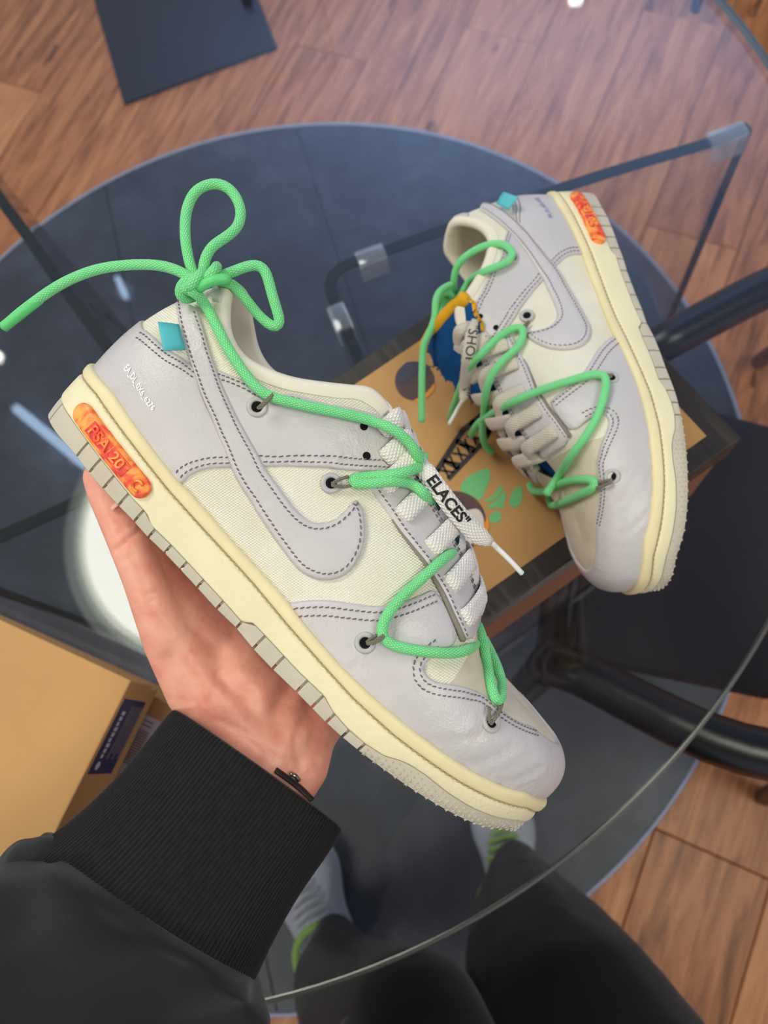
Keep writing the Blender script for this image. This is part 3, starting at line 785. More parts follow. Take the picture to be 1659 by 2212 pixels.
# orientation check of the normal: outward on the outer side means y<0
if surfn(.4, .3)[1] > 0:
    _s0 = surfn
    def surfn(U, t): return -_s0(U, t)
def _upper_bvh():
    V = PG.reshape(-1, 3); Fc, K = [], []
    for i in range(NU-1):
        for j in range(NTT-1):
            a, b, c, d = i*NTT+j, (i+1)*NTT+j, (i+1)*NTT+j+1, i*NTT+j+1
            Fc += [(a, b, c), (a, c, d)]
    return BVHTree.FromPolygons([tuple(v) for v in V], Fc), Fc, V
UB, UFC, UV_ = _upper_bvh()
def _uv_of(p, fi):
    ia, ib, ic = UFC[fi]; A, B, C = (UV_[k] for k in (ia, ib, ic))
    v0, v1, v2 = B-A, C-A, np.array(p)-A
    d00, d01, d11, d20, d21 = v0 @ v0, v0 @ v1, v1 @ v1, v2 @ v0, v2 @ v1
    den = d00*d11-d01*d01 + 1e-18; v = (d11*d20-d01*d21)/den; w = (d00*d21-d01*d20)/den
    f = lambda k: np.array([UG[k//NTT], TG[k % NTT]])
    return (1-v-w)*f(ia) + v*f(ib) + w*f(ic)
def up_hit(px, py, R=RCS, o_=OCS):
    """photo point on the held sneaker -> (U, t) on its upper"""
    o, d = shoe_ray(px, py, R, o_)
    h = UB.ray_cast(Vector(o), Vector(d).normalized())
    if h[0] is not None: return _uv_of(h[0], h[2])
    best = (9, None, None)
    for t in np.linspace(.30, .46, 81):
        q = UB.find_nearest(Vector(o + d*t))
        if q[3] < best[0]: best = (q[3], q[0], q[2])
    return _uv_of(best[1], best[2])
def hits(L): return [up_hit(*p) for p in L]

# ---- overlay patches ------------------------------------------------------------------
SU, ST = .335, .078
def _inside(pt, poly):
    x, y = pt; c = False; n = len(poly); j = n-1
    for i in range(n):
        if (poly[i][1] > y) != (poly[j][1] > y) and x < (poly[j][0]-poly[i][0])*(y-poly[i][1])/(poly[j][1]-poly[i][1]) + poly[i][0]: c = not c
        j = i
    return c
def seg_dist(Q, poly):
    A = poly; B = np.roll(poly, -1, axis=0); d = B-A; L2 = (d*d).sum(1) + 1e-18
    t = np.clip(((Q[:, None]-A[None])*d[None]).sum(2)/L2[None], 0, 1)
    return np.sqrt((((A[None]+t[..., None]*d[None]) - Q[:, None])**2).sum(2)).min(1)
def patch_geo(poly, thick, sf=None, sn=None, su=SU, st=ST, step=.0028, rnd=.0011, grid=.0042, base=.0, skirt=.0006, creases=()):
    """thick leather piece lying on a surface; poly is a closed outline in surface coordinates"""
    sf = sf or surf; sn = sn or surfn
    Q = np.asarray(poly, float)*[su, st]
    Q = resample(Q, step, True); n = len(Q)
    ar = .5*np.sum(Q[:, 0]*np.roll(Q[:, 1], -1) - np.roll(Q[:, 0], -1)*Q[:, 1])
    if ar < 0: Q = Q[::-1]
    ins = offset_line(Q, rnd, True)
    ok = [_inside(p, Q) for p in ins]; dd = seg_dist(ins, Q)
    ins = [p for p, k, d in zip(ins, ok, dd) if k and d > rnd*.75]
    mn, mx = Q.min(0), Q.max(0); G = []
    for i, x in enumerate(np.arange(mn[0]+grid/2, mx[0], grid)):
        for y in np.arange(mn[1] + (grid/2 if i % 2 else grid), mx[1], grid): G.append((x, y))
    G = np.array(G).reshape(-1, 2)
    if len(G):
        G = np.array([p for p in G if _inside(p, Q)]).reshape(-1, 2)
        if len(G): G = G[seg_dist(G, Q) > rnd*2.0]
    allp = [Vector(p) for p in Q] + [Vector(p) for p in ins] + [Vector(p) for p in G]
    v2, e2, f2, vo, _, _ = delaunay_2d_cdt(allp, [(i, (i+1) % n) for i in range(n)], [], 1, 1e-7)
    P2 = np.array([v[:] for v in v2]); D = seg_dist(P2, Q)
    V = []
    for p, d in zip(P2, D):
        u, t = p[0]/su, p[1]/st
        h = thick*(.62 + .38*math.sqrt(max(0, 1-(1-min(1, d/rnd))**2))) + base
        for ln, a, w in creases:
            d2 = ((ln-p)**2).sum(1).min()
            if d2 < 9*w*w: h -= a*math.exp(-d2/(w*w)) - a*.45*math.exp(-(math.sqrt(d2)-1.9*w)**2/(w*w))
        V.append(sf(u, t) + sn(u, t)*h)
    Fc = [tuple(f) for f in f2]
    # make faces point outward
    if Fc:
        a, b, c = (np.array(V[i]) for i in Fc[0][:3])
        u, t = P2[Fc[0][0]][0]/su, P2[Fc[0][0]][1]/st
        if np.cross(b-a, c-a) @ sn(u, t) < 0: Fc = [f[::-1] for f in Fc]
    from collections import defaultdict
    cnt = defaultdict(int); dirs = {}
    for f in Fc:
        for i in range(len(f)):
            a, b = f[i], f[(i+1) % len(f)]; cnt[(min(a, b), max(a, b))] += 1; dirs[(min(a, b), max(a, b))] = (a, b)
    low = {}
    for k, c in cnt.items():
        if c == 1:
            a, b = dirs[k]
            for i in (a, b):
                if i not in low:
                    u, t = P2[i][0]/su, P2[i][1]/st
                    low[i] = len(V); V.append(sf(u, t) - sn(u, t)*skirt)
            Fc.append((b, a, low[a], low[b]))
    return V, Fc
def stitch_geo(line, h, pitch=.0024, ln=.0016, r=.00032, sf=None, sn=None, su=SU, st=ST):
    sf = sf or surf; sn = sn or surfn
    Q = resample(np.asarray(line, float)*[su, st], pitch); out = []
    for i in range(len(Q)-1):
        a, b = Q[i], Q[i+1]; m = (a+b)/2; d = (b-a); L = np.linalg.norm(d)
        if L < 1e-9: continue
        d = d/L*ln/2; side = np.array([-d[1], d[0]])*.22*(1)
        pa, pb = m-d-side, m+d+side
        A = sf(pa[0]/su, pa[1]/st); B = sf(pb[0]/su, pb[1]/st); n = sn(m[0]/su, m[1]/st)
        C = (A+B)/2 + n*(h+.00045); A = A + n*(h-.0002); B = B + n*(h-.0002)
        out.append(tube([A, (A+C)/2+n*.00015, C, (B+C)/2+n*.00015, B], [r*.7, r, r*1.05, r, r*.7], 5)[:2])
    return join(out)
def sub(line, su=SU, st=ST, step=.003):
    """smooth a hand-read line in surface coordinates"""
    return catmull(line, 6)
def inner(line, d, su=SU, st=ST):
    Q = resample(np.asarray(line, float)*[su, st], .002); return offset_line(Q, d)/[su, st]
# ---- outlines of the overlays, read on the held sneaker, kept as (U, t) on the upper ------
def mirU(L): return [np.array([-u, t]) for u, t in L]
_mud_top = hits([(624, 1302), (645, 1299), (667, 1297), (715, 1297), (763, 1304), (824, 1310), (880, 1297), (935, 1274)])
_mud_eye = hits([(955, 1300), (975, 1345), (985, 1375), (975, 1396)])
_mud_vamp = hits([(950, 1408), (928, 1424), (916, 1439), (919, 1456), (938, 1471), (967, 1478), (1003, 1485), (1034, 1497), (1054, 1512), (1091, 1543), (1127, 1564), (1151, 1574)])
_t_toe = .60
_e = _mud_vamp[-1]
_mud_vamp += [np.array([_e[0] + (1-_e[0])*k, _e[1] + (_t_toe-_e[1])*k]) for k in (.5, 1.0)]
_mud_half = list(catmull(_mud_top, 5)) + list(catmull(_mud_eye, 4)) + list(catmull(_mud_vamp, 5))
MUD = [np.array([_mud_top[0][0]-.002, 0.0])] + _mud_half
MUD = MUD + [np.array([2-u, t]) for u, t in MUD[::-1][1:]]
_k0 = MUD[0][0]
MUD = MUD + [np.array([u, 0.0]) for u in np.linspace(2-_k0, _k0, 60)[1:-1]]

_eye_low = hits([(793, 1047), (812, 1076), (838, 1112), (863, 1150), (895, 1191), (919, 1222), (936, 1254), (955, 1287), (972, 1326), (990, 1367), (997, 1384)])
_uend = .725
_eye_tip = [np.array([_eye_low[-1][0] + .012, min(.985, _eye_low[-1][1]+.10)]), np.array([_eye_low[-1][0] + .012, .985])]
_u0 = _eye_low[0][0]
EYE = list(catmull(_eye_low, 5)) + _eye_tip + [np.array([u, .985]) for u in np.linspace(_eye_tip[-1][0], _u0 + .01, 26)[1:]]

_q_top = hits([(455, 792), (472, 801), (501, 812), (545, 831), (575, 848), (600, 850), (641, 853), (689, 867), (750, 879), (800, 892), (842, 905)])
_ua = _q_top[-1][0]
_q_thr = [np.array([_ua + .012, .975]), np.array([_ua+.03, .985]), np.array([_ua+.055, .985])]
_q_bot = hits([(905, 1034), (850, 1024), (800, 1020), (754, 1017), (715, 1013), (667, 1010), (619, 1008), (573, 1008), (550, 1006)])
QUART = list(catmull(_q_top, 4)) + _q_thr + list(catmull(_q_bot, 4))

_h_top = hits([(312, 714), (341, 737), (365, 757), (401, 779), (425, 800)])
_h_bot = hits([(515, 1010), (500, 1010), (462, 1011), (438, 1016), (412, 1027), (399, 1040)])
_t0 = _h_top[0][1]
_hz = [np.array([_h_top[0][0]*k, _t0 + .004*(1-k)]) for k in (0.0, .33, .66)]
_h_half = _hz + list(catmull(_h_top, 4)) + list(catmull(_h_bot, 5)) + [np.array([_h_bot[-1][0]-.004, 0.0])]
HEELC = [np.array([-u, t]) for u, t in _h_half[::-1]] + _h_half[1:]
_a = HEELC[-1][0]; _b = HEELC[0][0]
HEELC = HEELC + [np.array([u, 0.0]) for u in np.linspace(_a, _b, 50)[1:-1]]

_s_out = hits([(383, 660), (389, 701), (404, 754), (423, 812), (450, 884), (475, 945), (503, 1013), (530, 1063), (571, 1128), (619, 1196), (648, 1231), (677, 1248), (706, 1254), (736, 1248), (763, 1226), (782, 1190), (788, 1155), (784, 1110), (775, 1088), (766, 1079)])
_s_in = hits([(766, 1079), (747, 1104), (722, 1125), (696, 1131), (674, 1128), (648, 1109), (619, 1075), (580, 1022), (554, 974), (530, 933), (501, 877), (470, 803), (448, 735), (429, 672)])
STRIPE = list(catmull(_s_out, 5)) + list(catmull(_s_in, 5))[1:]

_tab_u = up_hit(437, 664)[0]
_tb = [np.array([u, max(.86, t)]) for u, t in hits([(437, 668), (410, 661), (385, 655)])]
TAB = [np.array([u, .90 + .0*u]) for u in np.linspace(-_tab_u, _tab_u, 14)] + [np.array([u, 1.0]) for u in np.linspace(_tab_u*1.15, -_tab_u*1.15, 16)]
EYELETS = hits([(556, 880), (715, 1045), (790, 1388), (1058, 1560)])
PUNCH = hits([(784, 922), (790, 986)])
LACEH = hits([(824, 930), (832, 990), (830, 1050), (868, 1112), (929, 1184), (968, 1260), (998, 1333)])
PRINT0, PRINT1 = hits([(276, 794)])[0], hits([(336, 884)])[0]
TABQ = [shoe_at(*p) for p in ((341, 697, .345), (387, 703, .350), (401, 757, .345), (353, 759, .338))]
GROOVES = [.075] + [wall_hit(*p)[0] for p in ((184, 962), (211, 998), (242, 1032), (274, 1070), (305, 1108), (326, 1153), (360, 1188), (396, 1222), (431, 1262), (473, 1308), (515, 1350), (558, 1388), (600, 1432), (652, 1482),
                                       (685, 1516), (713, 1552), (746, 1585), (780, 1615))]
_pa, _pb = wall_hit(184, 896), wall_hit(305, 1052)

def crease(pix, a, w): return (resample(catmull(np.array(hits(pix))*[SU, ST], 6), .001), a, w)
CREASES = [crease([(905, 1610), (940, 1602), (985, 1600), (1030, 1588), (1060, 1570)], 0.00100, .0016), crease([(985, 1652), (1030, 1645), (1075, 1628), (1110, 1605)], 0.00120, .0018),
           crease([(1070, 1690), (1105, 1682), (1140, 1668), (1165, 1650)], 0.00100, .0016), crease([(1020, 1600), (1045, 1575), (1058, 1560)], 0.00080, .0014),
           crease([(865, 1520), (900, 1490), (930, 1478)], 0.00060, .0016), crease([(760, 1440), (800, 1430), (850, 1425), (900, 1430)], 0.00060, .0018), crease([(840, 1560), (880, 1545), (920, 1520)], 0.00060, .0014)]
QCREASES = [crease([(560, 940), (600, 920), (650, 915)], 0.00060, .0012), crease([(575, 960), (620, 945), (680, 938)], 0.00060, .0012), crease([(700, 990), (720, 965), (745, 950)], 0.00080, .0015), crease([(735, 1000), (750, 975), (765, 962)], 0.00080, .0014),
            crease([(600, 980), (650, 965), (690, 960)], 0.00050, .0012)]
def wallsurf(off=0.0):
    def sf(U, z):
        p, n = outline(U); return np.array([p[0]+n[0]*off, p[1]+n[1]*off, z])
    def sn(U, z):
        p, n = outline(U); return np.array([n[0], n[1], 0.0])
    return sf, sn
def ring(rows, us, closed=True):
    """rows: functions U -> (outward offset, z)"""
    V, Fc = [], []; m = len(rows)
    for u in us:
        p, n = outline(u)
        for r in rows:
            o, z = r(u); V.append((p[0]+n[0]*o, p[1]+n[1]*o, z))
    N = len(us)
    for i in range(N if closed else N-1):
        k = (i+1) % N
        for j in range(m-1): Fc.append((i*m+j, k*m+j, k*m+j+1, i*m+j+1))
    return V, Fc
def disc_on(P, n, r, h, seg=14):
    a = np.cross(n, [0, 0, 1.0]); a /= np.linalg.norm(a); b = np.cross(n, a)
    V = [P + n*h + r*(math.cos(t)*a + math.sin(t)*b) for t in np.linspace(0, 2*np.pi, seg, endpoint=False)]
    f = tuple(range(seg))
    c = np.cross(V[1]-V[0], V[2]-V[0])
    return V, [f if c @ n > 0 else f[::-1]]
def torus_on(P, n, R, r, h=0, seg=22, rs=8):
    a = np.cross(n, [0, 0, 1.0]); a /= np.linalg.norm(a); b = np.cross(n, a); V, Fc = [], []
    for i in range(seg):
        t = 2*np.pi*i/seg; d = math.cos(t)*a + math.sin(t)*b
        for j in range(rs):
            q = 2*np.pi*j/rs; V.append(P + n*(h + r*.8*math.sin(q)) + d*(R + r*math.cos(q)))
    for i in range(seg):
        for j in range(rs):
            k, l = (i+1) % seg, (j+1) % rs
            Fc.append((i*rs+j, k*rs+j, k*rs+l, i*rs+l))
    return V, Fc
def throat(u):
    return surf(u, 1.0)

def strap(k, side):
    """one visible run of flat lace: out of hole k on one side, across the tongue, under the other eyelet stay"""
    u, t = LACEH[k]; U = u*side
    P0, n0 = surf(U, t), surfn(U, t)
    Te = surf(U, 1.0); ke = min(len(LACEH)-1, k+.75); ue = np.interp(ke, range(len(LACEH)), [a[0] for a in LACEH])
    if k+.75 > len(LACEH)-1: ue = LACEH[-1][0] + .02
    To = surf(-side*ue, 1.0)
    upv = np.array([.40, 0, .916]); lift = .0012 if side > 0 else .0034
    mid = (Te+To)/2; mid[1] = 0; mid = mid + upv*(lift + .0018)
    e1 = Te*.45 + P0*.55 + surfn(U, (t+1)/2)*.0036
    e2 = Te + (surfn(U, 1.0)*.5 + upv*.8)*.0042
    o2 = To + (surfn(-side*ue, 1.0)*.3 + upv*.6)*.0012
    o3 = To - upv*.006 + np.array([0, -np.sign(To[1])*-.002, 0])
    pts = [P0 + n0*.0006 - (e1-P0)*.22, P0 + n0*.0042 - (e1-P0)*.08, e1 + surfn(U, (t+1)/2)*.0016, e2, mid, o2, o3]
    nr = [n0, n0, surfn(U, (t+1)/2), (surfn(U, 1.0)+upv)/2, upv, upv, surfn(-side*ue, 1.0)]
    return catmull(pts, 6), catmull(nr, 6)

RAW = simple('raw_hide_edge', lin(138, 130, 120), .9, .2, bscale=900, bstr=.5)
def build_sneaker(root, mir, worn, tongue):
    K = dict(parent=root, mirror=mir)
    us = np.linspace(-1, 1, 321)[:-1]
    lace_m = LACE_W if worn else LACE
    # --- base upper: quarter canvas and toe box
    def grid_obj(name, u_ok, mat):
        keep = {}; V, Fc = [], []
        def vid(i, j):
            i = i if i < NU-1 else 0
            if (i, j) not in keep: keep[(i, j)] = len(V); V.append(PG[i, j])
            return keep[(i, j)]
        for i in range(NU-1):
            if not u_ok(abs((UG[i]+UG[i+1])/2)): continue
            for j in range(NTT-1):
                Fc.append((vid(i, j), vid(i+1, j), vid(i+1, j+1), vid(i, j+1)))
        a, b, c = (np.array(V[q]) for q in Fc[len(Fc)//4][:3])
        m = (a+b+c)/3
        if np.cross(b-a, c-a) @ np.array([0, m[1], 0]) < 0: Fc = [f[::-1] for f in Fc]
        return mesh(name, V, Fc, mat, **K)
    grid_obj('quarter_canvas', lambda a: a < .70, CANVAS)
    tb = grid_obj('toe_box', lambda a: a >= .70, SUEDE)
    tb['label'] = 'pale worn toe box of rough canvas'
    def piece(name, poly, mat, th=.0013, **kw):
        return mesh(name, *patch_geo(poly, th, **kw), mat, **K)
    piece('heel_counter', HEELC, LEATHER)
    for sd in (1, -1):
        P = lambda L: L if sd > 0 else mirU(L)
        piece('quarter_overlay', P(QUART), LEATHER, grid=.0026, creases=QCREASES if sd > 0 else ())
        piece('eyelet_stay', P(EYE), LEATHER, th=.0026)
        rl = P(list(resample(sub(_eye_low)*np.array([SU, ST]), .003)/[SU, ST])); rl = rl[len(rl)//4:]
        Vr, Fr, _ = tube([surf(*a) + surfn(*a)*.0012 for a in rl], np.linspace(.0005, .0016, len(rl)), 6); mesh('raw_edge', Vr, Fr, RAW, **K)
        piece('curved_side_stripe', P(STRIPE), LEATHER, th=.0026)
    piece('toe_overlay', MUD, LEATHER, grid=.0030, creases=CREASES)
    piece('heel_tab', TAB, HEELGREY, th=.0016)
    # --- stitching, one mesh per sneaker
    st = []
    def both(line, h): 
        st.append(stitch_geo(line, h)); st.append(stitch_geo(mirU(line), h))
    for d in (.0022, .0050):
        both(inner(sub(_mud_top), -d), .0013); both(inner(sub(_mud_vamp[:-2]), -d), .0013)
        both(inner(sub(_q_bot[1:]), -d), .0013); both(inner(sub(_q_top), -d), .0013)
        both(inner(sub(_h_top), -d), .0013); both(inner(sub(_h_bot[1:]), -d), .0013)
    both(inner(sub(_eye_low), .0020), .0026)
    _el = [np.array([u, .985]) for u in np.linspace(_u0+.03, _eye_low[-1][0], 24)]
    both(inner(_el, -.0025), .0026); both(inner(_el, -.0048), .0026)
    _eb = [_eye_low[-1], *_eye_tip]
    both(inner(sub(_s_out), .0021), .0026); both(inner(sub(_s_in), .0021), .0026)
    V, Fc, _ = join(st)
    o = mesh('stitching', V, Fc, THREAD, **K); o['kind'] = 'stuff'
    # --- sole
    V, Fc = ring([lambda u: (-.0045, zc(ZW, u)+.0012), lambda u: (-.0006, zc(ZW, u)), lambda u: (.0002, zc(ZW, u)+.0004), lambda u: (.0004, zc(ZW, u)+.0011), lambda u: (.0005, (zc(ZW, u)+zc(ZG, u))/2), lambda u: (.0004, zc(ZG, u)-.0024),
                  lambda u: (.0002, zc(ZG, u)-.0013), lambda u: (-.0004, zc(ZG, u)-.0006), lambda u: (-.0014, zc(ZG, u)-.0001), lambda u: (-.004, zc(ZG, u))], us)
    mesh('midsole_wall', V, Fc, RUBBER, **K)
    V, Fc = ring([lambda u: (-.004, zc(ZG, u)), lambda u: (-.0014, zc(ZG, u)), lambda u: (-.0002, zc(ZG, u)+.0005), lambda u: (.0005, zc(ZG, u)+.0012), lambda u: (.0008, zc(ZG, u)+.0022), lambda u: (.0008, zc(ZF, u)-.0020),
                  lambda u: (.0004, zc(ZF, u)-.0010), lambda u: (-.0004, zc(ZF, u)-.0003), lambda u: (-.0014, zc(ZF, u)), lambda u: (-.0042, zc(ZF, u)-.0006)], us)
    mesh('midsole_lip', V, Fc, RUBBER_LIP, **K)
    sfw, snw = wallsurf(-.0009)
    gl = [np.array([u, zc(ZG, u)-.0001]) for u in np.linspace(-1, 1, 400)]
    V, Fc, _ = stitch_geo(gl, .0, .0030, .0026, .00042, sfw, snw, SU, 1.0)
    o = mesh('groove_stitching', V, Fc, THREAD_PALE, **K); o['kind'] = 'stuff'
    # outsole: plate, lugs, toe band
    m = 7; V, Fc = [], []
    ss = np.linspace(0, 1, 61)
    for s in ss:
        a, na = outline(s); b, nb = outline(-s if s > 0 else -1e-6)
        a = a - na*.0028; b = b - nb*.0028; z = zc(ZB, s) + .0028
        for k in range(m):
            q = k/(m-1); V.append((a[0]*(1-q)+b[0]*q, a[1]*(1-q)+b[1]*q, z))
    for i in range(len(ss)-1):
        for k in range(m-1): Fc.append((i*m+k, i*m+k+1, (i+1)*m+k+1, (i+1)*m+k))
    o0 = len(V)
    V2, F2 = ring([lambda u: (-.0024, zc(ZB, u)+.0026), lambda u: (-.0024, zc(ZW, u)+.0014)], us)
    outs = mesh('outsole', V + V2, Fc + [tuple(i+o0 for i in f) for f in F2], OUTSOLE, **K)
    KL = dict(parent=outs, mirror=mir)
    def lug(a, b, name='lug', inw=.012, star=False):
        n = max(3, int(abs(b-a)*335/ (2.2 if star else 3.2)))
        uu = np.linspace(a, b, n)
        rows = [lambda u: (-inw, zc(ZB, u)+.0004), lambda u: (-.0022, zc(ZB, u)), lambda u: (-.0010, zc(ZB, u)+.0006), lambda u: (-.0004, (zc(ZB, u)+zc(ZW, u))/2), lambda u: (-.0002, zc(ZW, u)-.0002), lambda u: (-.004, zc(ZW, u)+.0006)]
        V, Fc = ring(rows, uu, False); mm = len(rows)
        N = len(uu)
        # end caps
        e = (outline(b)[0]-outline(a)[0]); 
        V.append(V[0*mm+0]); V.append(V[(N-1)*mm])
        Fc.append(tuple(range(mm))); Fc.append(tuple((N-1)*mm+j for j in range(mm-1, -1, -1)))
        return mesh(name, V, Fc, OUTSOLE, smooth=False, **KL)
    gap = .0036
    for sd in (1, -1):
        lug(-.001*sd if sd > 0 else -.001, sd*(GROOVES[0]-gap*.5))
        for a, b in zip(GROOVES[:-1], GROOVES[1:]): lug(sd*(a+gap*.5), sd*(b-gap*.5))
    g = GROOVES[-1] + gap*.5
    lug(g, 2-g, 'toe_tread_band', star=True)
    # raised star tread on the toe band
    stv = []
    cells = []
    for iu, u in enumerate(np.arange(g+.006, 2-g-.006, .0027/.335)):
        z0, z1 = zc(ZB, u)+.0010, zc(ZW, u)-.0010
        cells += [(u, z) for z in np.arange(z0 + (.0012 if iu % 2 else 0), z1, .0024)]
    for u, z in cells:
        p, n = outline(u)
        c = np.array([p[0]-n[0]*.0004, p[1]-n[1]*.0004, z]); tg = np.array([-n[1], n[0], 0]); upz = np.array([0, 0, 1.0]); n3 = np.array([n[0], n[1], 0])
        ph = rng.random()*3; VV = [c + n3*.0006]; R = .00125
        for q in range(10):
            a = ph + q*math.pi/5; rr = R if q % 2 == 0 else R*.42
            VV.append(c + rr*(math.cos(a)*tg + math.sin(a)*upz) - n3*.0001)
        stv.append((VV, [(0, 1+q, 1+(q+1) % 10) for q in range(10)]))
    V, Fc, _ = join(stv)
    o = mesh('star_tread', V, Fc, OUTSOLE, smooth=False, **KL); o['kind'] = 'stuff'
    # --- marbled plug with raised lettering on the outer heel wall
    sf, sn = wallsurf(.0006)
    A, B = np.array([_pa[0]*SU, _pa[1]]), np.array([_pb[0]*SU, _pb[1]])
    ax = (B-A)/np.linalg.norm(B-A); nx = np.array([-ax[1], ax[0]]); Lp = np.linalg.norm(B-A); R = .0050
    def stad(R, a0=0.0, a1=1.0, round_=True):
        pts = []
        for a in np.linspace(math.pi/2, 3*math.pi/2, 12): pts.append(A + ax*Lp*a0 + R*(math.cos(a)*ax + math.sin(a)*nx))
        for a in np.linspace(-math.pi/2, math.pi/2, 12): pts.append(A + ax*Lp*a1 + R*(math.cos(a)*ax + math.sin(a)*nx))
        return [p/[SU, 1.0] for p in pts]
    def rect(a0, a1, hw): return [(A+ax*Lp*a0+nx*hw)/[SU, 1], (A+ax*Lp*a0-nx*hw)/[SU, 1], (A+ax*Lp*a1-nx*hw)/[SU, 1], (A+ax*Lp*a1+nx*hw)/[SU, 1]]
    pl = mesh('heel_plug', *patch_geo(stad(R), .0022, sf, sn, SU, 1.0, step=.0012, rnd=.0008, grid=.002), PLUG, **K)
    pl['label'] = 'marbled orange and red rubber plug with raised characters'
    KP = dict(parent=pl, mirror=mir)
    for a0, a1 in ((.17, .50), (.52, .80)):
        mesh('recess_panel', *patch_geo(rect(a0, a1, .0034), .0001, sf, sn, SU, 1.0, step=.001, rnd=.0003, grid=.002, base=.0022), PLUG_RED, **KP)
    def wall_text(s, at, size, h, ex_, mat, name='raised_lettering', bold=.0):
        V, Fc = text_geo(s, size, ex_, 3, 'LEFT', bold)
        if mir: V = V.copy(); 
        out = []
        for v in V:
            xx = v[0]
            if mir: xx = -xx
            q = A + ax*(Lp*at + xx) + nx*v[1]
            out.append(sf(q[0]/SU, q[1]) + sn(q[0]/SU, 0)*(h + v[2]))
        if not mir: pass
        V_ = np.array(out)
        # orientation: faces of the text front must point outward
        f = max(Fc, key=len)
        return mesh(name, V_, Fc if not mir else [q[::-1] for q in Fc], mat, smooth=False, **KP)
    if not mir:
        wall_text('PSA', .20, .0072, .0026, .0005, PLUG, bold=.00012); wall_text('20', .555, .0072, .0026, .0005, PLUG, bold=.00012)
    else:
        wall_text('DSA', .48, .0072, .0026, .0005, PLUG, bold=.00012); wall_text('20', .78, .0072, .0026, .0005, PLUG, bold=.00012)
    cpt = A + ax*Lp*.985; Vc = []
    arc = [cpt + .0023*np.array([math.cos(a), math.sin(a)]) for a in np.linspace(.9, 5.4, 16)]
    cs = [sf(q[0]/SU, q[1]) + sn(q[0]/SU, 0)*.0026 for q in arc]
    V, Fc, _ = tube(cs, .00075, 6); mesh('raised_ring', V, Fc, PLUG, **KP)
    # --- eyelets, punched holes
    for u, t in EYELETS:
        for sd in (1, -1):
            Pp, n = surf(u*sd, t), surfn(u*sd, t)
            e = mesh('eyelet', *torus_on(Pp, n, .0036, .0012, .0014), EYELET, **K)
            mesh('eyelet_hole', *disc_on(Pp, n, .0030, .0015), HOLE, parent=e, mirror=mir)
    hv = []
    for L in (PUNCH, LACEH):
        for u, t in L:
            for sd in (1, -1):
                Pp, n = surf(u*sd, t), surfn(u*sd, t)
                mesh('lace_hole', *disc_on(Pp, n, .0011 if L is LACEH else .0019, .0029 if L is LACEH else .00145), HOLE, **K)
    # --- collar roll, lining, insole
    uc = [u for u in us if abs(u) <= .405]; uc = np.array(sorted(uc))
    V = []; rows = 9
    for u in uc:
        T, n = surf(u, 1.0), surfn(u, .93); up = np.array([0, 0, 1.0]); n = np.array([n[0], n[1], 0]); n /= np.linalg.norm(n)
        th = .0062*min(1, max(.25, (.43-abs(u))/.09))
        c = T - n*th*.5
        prof = [surf(u, .93) + surfn(u, .93)*.0004, T + n*.0006 + up*.0004]
        for a in (.25, .5, .75): prof.append(c + n*th*.5*math.cos(math.pi*a)*1.05 + up*th*.5*math.sin(math.pi*a))
        prof.append(T - n*th*1.05)
        lowt = [surf(u, q) - surfn(u, q)*th for q in (.85, .55, .12)]
        V += prof + lowt
    rows = 9; Fc = []
    for i in range(len(uc)-1):
        for j in range(rows-1): Fc.append((i*rows+j, i*rows+j+1, (i+1)*rows+j+1, (i+1)*rows+j))
    mesh('collar_lining', V, Fc, LINING, **K)
    V, Fc = [], []; ss = np.linspace(0.02, .93, 40)
    for s in ss:
        a, b = surf(s, .03), surf(-s, .03)
        V += [a, (a+b)/2, b]
    for i in range(len(ss)-1):
        for k in range(2): Fc.append((i*3+k, i*3+k+1, (i+1)*3+k+1, (i+1)*3+k))
    mesh('insole', V, Fc, simple('insole_cloth', lin(150, 142, 126), .9, .1), **K)
    # --- tongue
    tg = tongue
    rowsT = 9; V, Fc = [], []; cp = catmull([(*t, 0)[:5] for t in tg], 5); nT = len(cp)
    tan = np.gradient(cp[:, :2], axis=0)
    for lay in (0, 1):
        for i, (x, z, hw, th, tilt) in enumerate(cp):
            tx, tz = tan[i]/np.linalg.norm(tan[i]); nx_, nz_ = (tz, -tx)
            if nz_ < 0: nx_, nz_ = -nx_, -nz_
            for k in range(rowsT):
                q = -1 + 2*k/(rowsT-1); cr = .005*(1-q*q)*(hw/.02)
                ed = th*(1-.6*abs(q)**6)
                jag = (.0016*math.sin(i*2.3+k*1.7) if (abs(q) > .9 or i == nT-1) else 0)
                V.append((x + nx_*(cr - lay*ed) + jag*.5, q*hw + jag*.6, z + nz_*(cr - lay*ed) + jag*.4 + tilt*q*hw))
    def idx(l, i, k): return l*nT*rowsT + i*rowsT + k
    fm = []
    for i in range(nT-1):
        for k in range(rowsT-1):
            Fc.append((idx(0, i, k), idx(0, i+1, k), idx(0, i+1, k+1), idx(0, i, k+1))); fm.append(0)
            Fc.append((idx(1, i, k), idx(1, i, k+1), idx(1, i+1, k+1), idx(1, i+1, k))); fm.append(1)
        for k in (0, rowsT-1):
            Fc.append((idx(0, i, k), idx(1, i, k), idx(1, i+1, k), idx(0, i+1, k))); fm.append(0 if i < nT*.75 else 2)
    for k in range(rowsT-1):
        Fc.append((idx(0, nT-1, k), idx(1, nT-1, k), idx(1, nT-1, k+1), idx(0, nT-1, k+1))); fm.append(2)
    tob = mesh('tongue', V, Fc, None, mats=[TONGUE_BLUE, LINING, FOAM], fmat=fm, **K)
